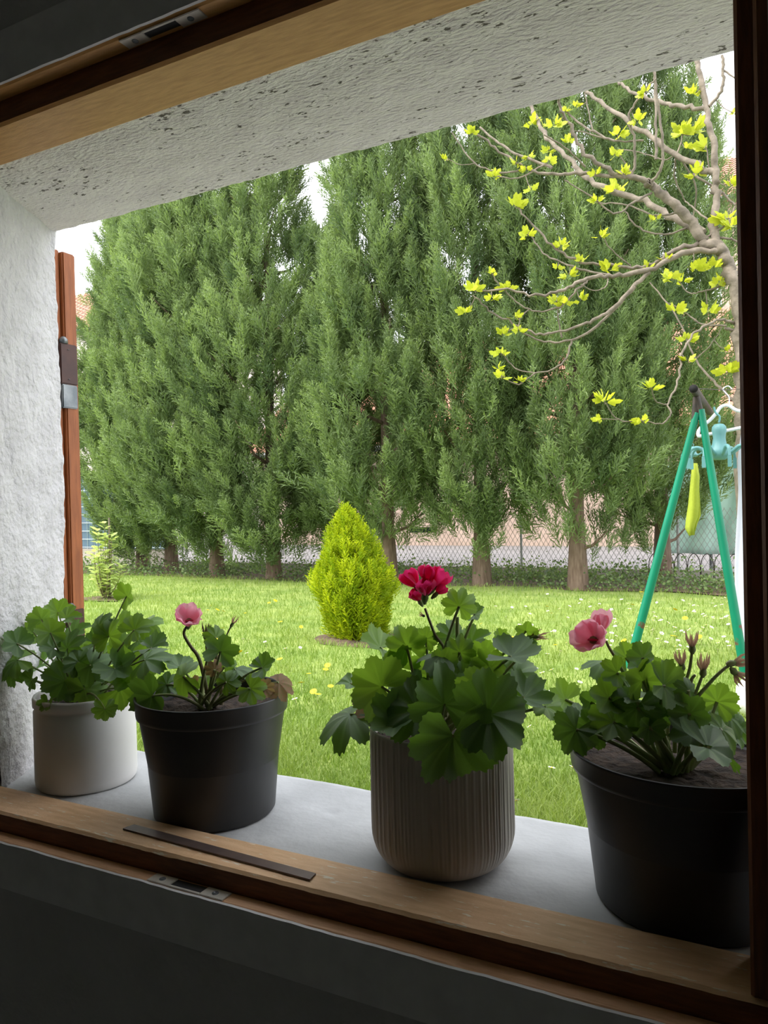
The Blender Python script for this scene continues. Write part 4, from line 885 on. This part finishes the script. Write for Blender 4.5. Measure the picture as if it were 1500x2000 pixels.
# variegated young shrub with a stake
sb = PZ(205, 1172, GZ); sr = tag(empty('young_shrub', sb), 'young pale yellow-green shrub with a thin stake at left of lawn', 'shrub')
obj('stake', tube([sb+Vector((.03, .05, -.02)), sb+Vector((.06, .05, 1.05))], .012, 6), m_fig, sr)
rnd = random.Random(3); lv = []
V0 = [(0, 0, 0), (.35, .26, .05), (.7, .22, .03), (1, 0, -.05), (.7, -.22, .03), (.35, -.26, .05)]
lme = mesh(V0, [[0, 3, 2, 1], [0, 5, 4, 3]]); lme.materials.append(m_var)
for k in range(12):
    a = k*2.4; hgt = rnd.uniform(.4, .9) if k else .98; out = .26*(1-hgt)*1.3+.03
    tip = sb+Vector((math.cos(a)*out, math.sin(a)*out, hgt)); pts = spline([sb+Vector((0, 0, -.02)), sb.lerp(tip, .5)+Vector((math.cos(a)*out*.3, math.sin(a)*out*.3, 0)), tip], 5)
    obj('stem', tube(pts, [.010-.008*i/(len(pts)-1) for i in range(len(pts))], 5), m_bstem, sr)
    for q in range(24):
        p = pts[min(len(pts)-1, int(len(pts)*(.2+.8*q/24)))]; d = Vector((math.cos(q*2.4+k), math.sin(q*2.4+k), rnd.uniform(-.1, .7))).normalized(); n_ = (Vector((0, 0, 1))-d*d.z).normalized()
        o = bpy.data.objects.new('leaf', lme); COL.objects.link(o); o.parent = sr
        Mx = Matrix((d, n_.cross(d), n_)).transposed().to_4x4(); Mx.translation = p-sb; o.matrix_local = Mx @ Matrix.Scale(rnd.uniform(.09, .15), 4)
V = [(sb.x, sb.y, GZ+.03)]+[(sb.x+.42*math.cos(i*.314)*(1+.2*math.sin(i*1.9)), sb.y+.22*math.sin(i*.314), GZ+.02) for i in range(20)]
tag(obj('soil_patch', mesh(V, [[0, 1+i, 1+(i+1) % 20] for i in range(20)]), m_gsoil), 'small bare soil patch under the young shrub', 'soil')

# ---------------------------------------------------------------- daisies and dandelions
def disc_flower(np_, r, m1, m2, rc):
    V = []; F = []; mi = []
    for k in range(np_):
        a = 2*math.pi*k/np_; b = len(V); ca, sa = math.cos(a), math.sin(a); w_ = r*.22
        V += [(rc*.5*ca, rc*.5*sa, 0), (r*.7*ca-w_*sa, r*.7*sa+w_*ca, .002), (r*ca, r*sa, .003), (r*.7*ca+w_*sa, r*.7*sa-w_*ca, .002)]; F.append([b, b+3, b+2, b+1]); mi.append(0)
    b = len(V); V += [(0, 0, .005)]+[(rc*math.cos(i*1.047), rc*math.sin(i*1.047), .001) for i in range(6)]
    for i in range(6): F.append([b, b+1+i, b+1+(i+1) % 6]); mi.append(1)
    b = len(V); V += [(.0012, 0, 0), (-.0012, .001, 0), (-.0012, -.001, 0), (.0012, 0, -.06), (-.0012, .001, -.06), (-.0012, -.001, -.06)]
    for i in range(3): F.append([b+i, b+(i+1) % 3, b+3+(i+1) % 3, b+3+i]); mi.append(2)
    me = mesh(V, F); [me.materials.append(x) for x in (m1, m2, m_stem)]; me.polygons.foreach_set('material_index', mi); return me
dm = disc_flower(11, .016, m_daisy, m_yel, .006); ym_ = disc_flower(14, .022, m_yel, m_yel, .014)
rnd = random.Random(12)
def scatter(name, me, n, boxes, lab, cat, grp):
    for k in range(n):
        x0, x1, y0, y1 = rnd.choices([b[:4] for b in boxes], [b[4] for b in boxes])[0]
        p = PZ(rnd.uniform(x0, x1), rnd.uniform(y0, y1), GZ+.06)
        o = bpy.data.objects.new(name, me); COL.objects.link(o); o.location = (p.x, p.y, gz(p.x, p.y)+.062); o.rotation_euler = (rnd.uniform(-.1, .7), rnd.uniform(-.3, .3), rnd.uniform(0, 6))
        s = rnd.uniform(.8, 1.25); o.scale = (s, s, s); tag(o, lab, cat, grp)
scatter('daisy', dm, 230, [(1130, 1445, 1165, 1270, 6), (950, 1200, 1160, 1330, 2), (760, 1100, 1160, 1450, 1), (380, 640, 1170, 1400, .6), (1000, 1140, 1300, 1600, .4)], 'tiny white daisy open in the lawn', 'daisy', 'daisies in the lawn')
scatter('dandelion', ym_, 40, [(380, 640, 1160, 1290, 3), (560, 680, 1290, 1360, 1), (900, 1100, 1180, 1260, 1), (1200, 1440, 1150, 1260, 1.4)], 'small yellow dandelion head in the lawn', 'dandelion', 'dandelions in the lawn')
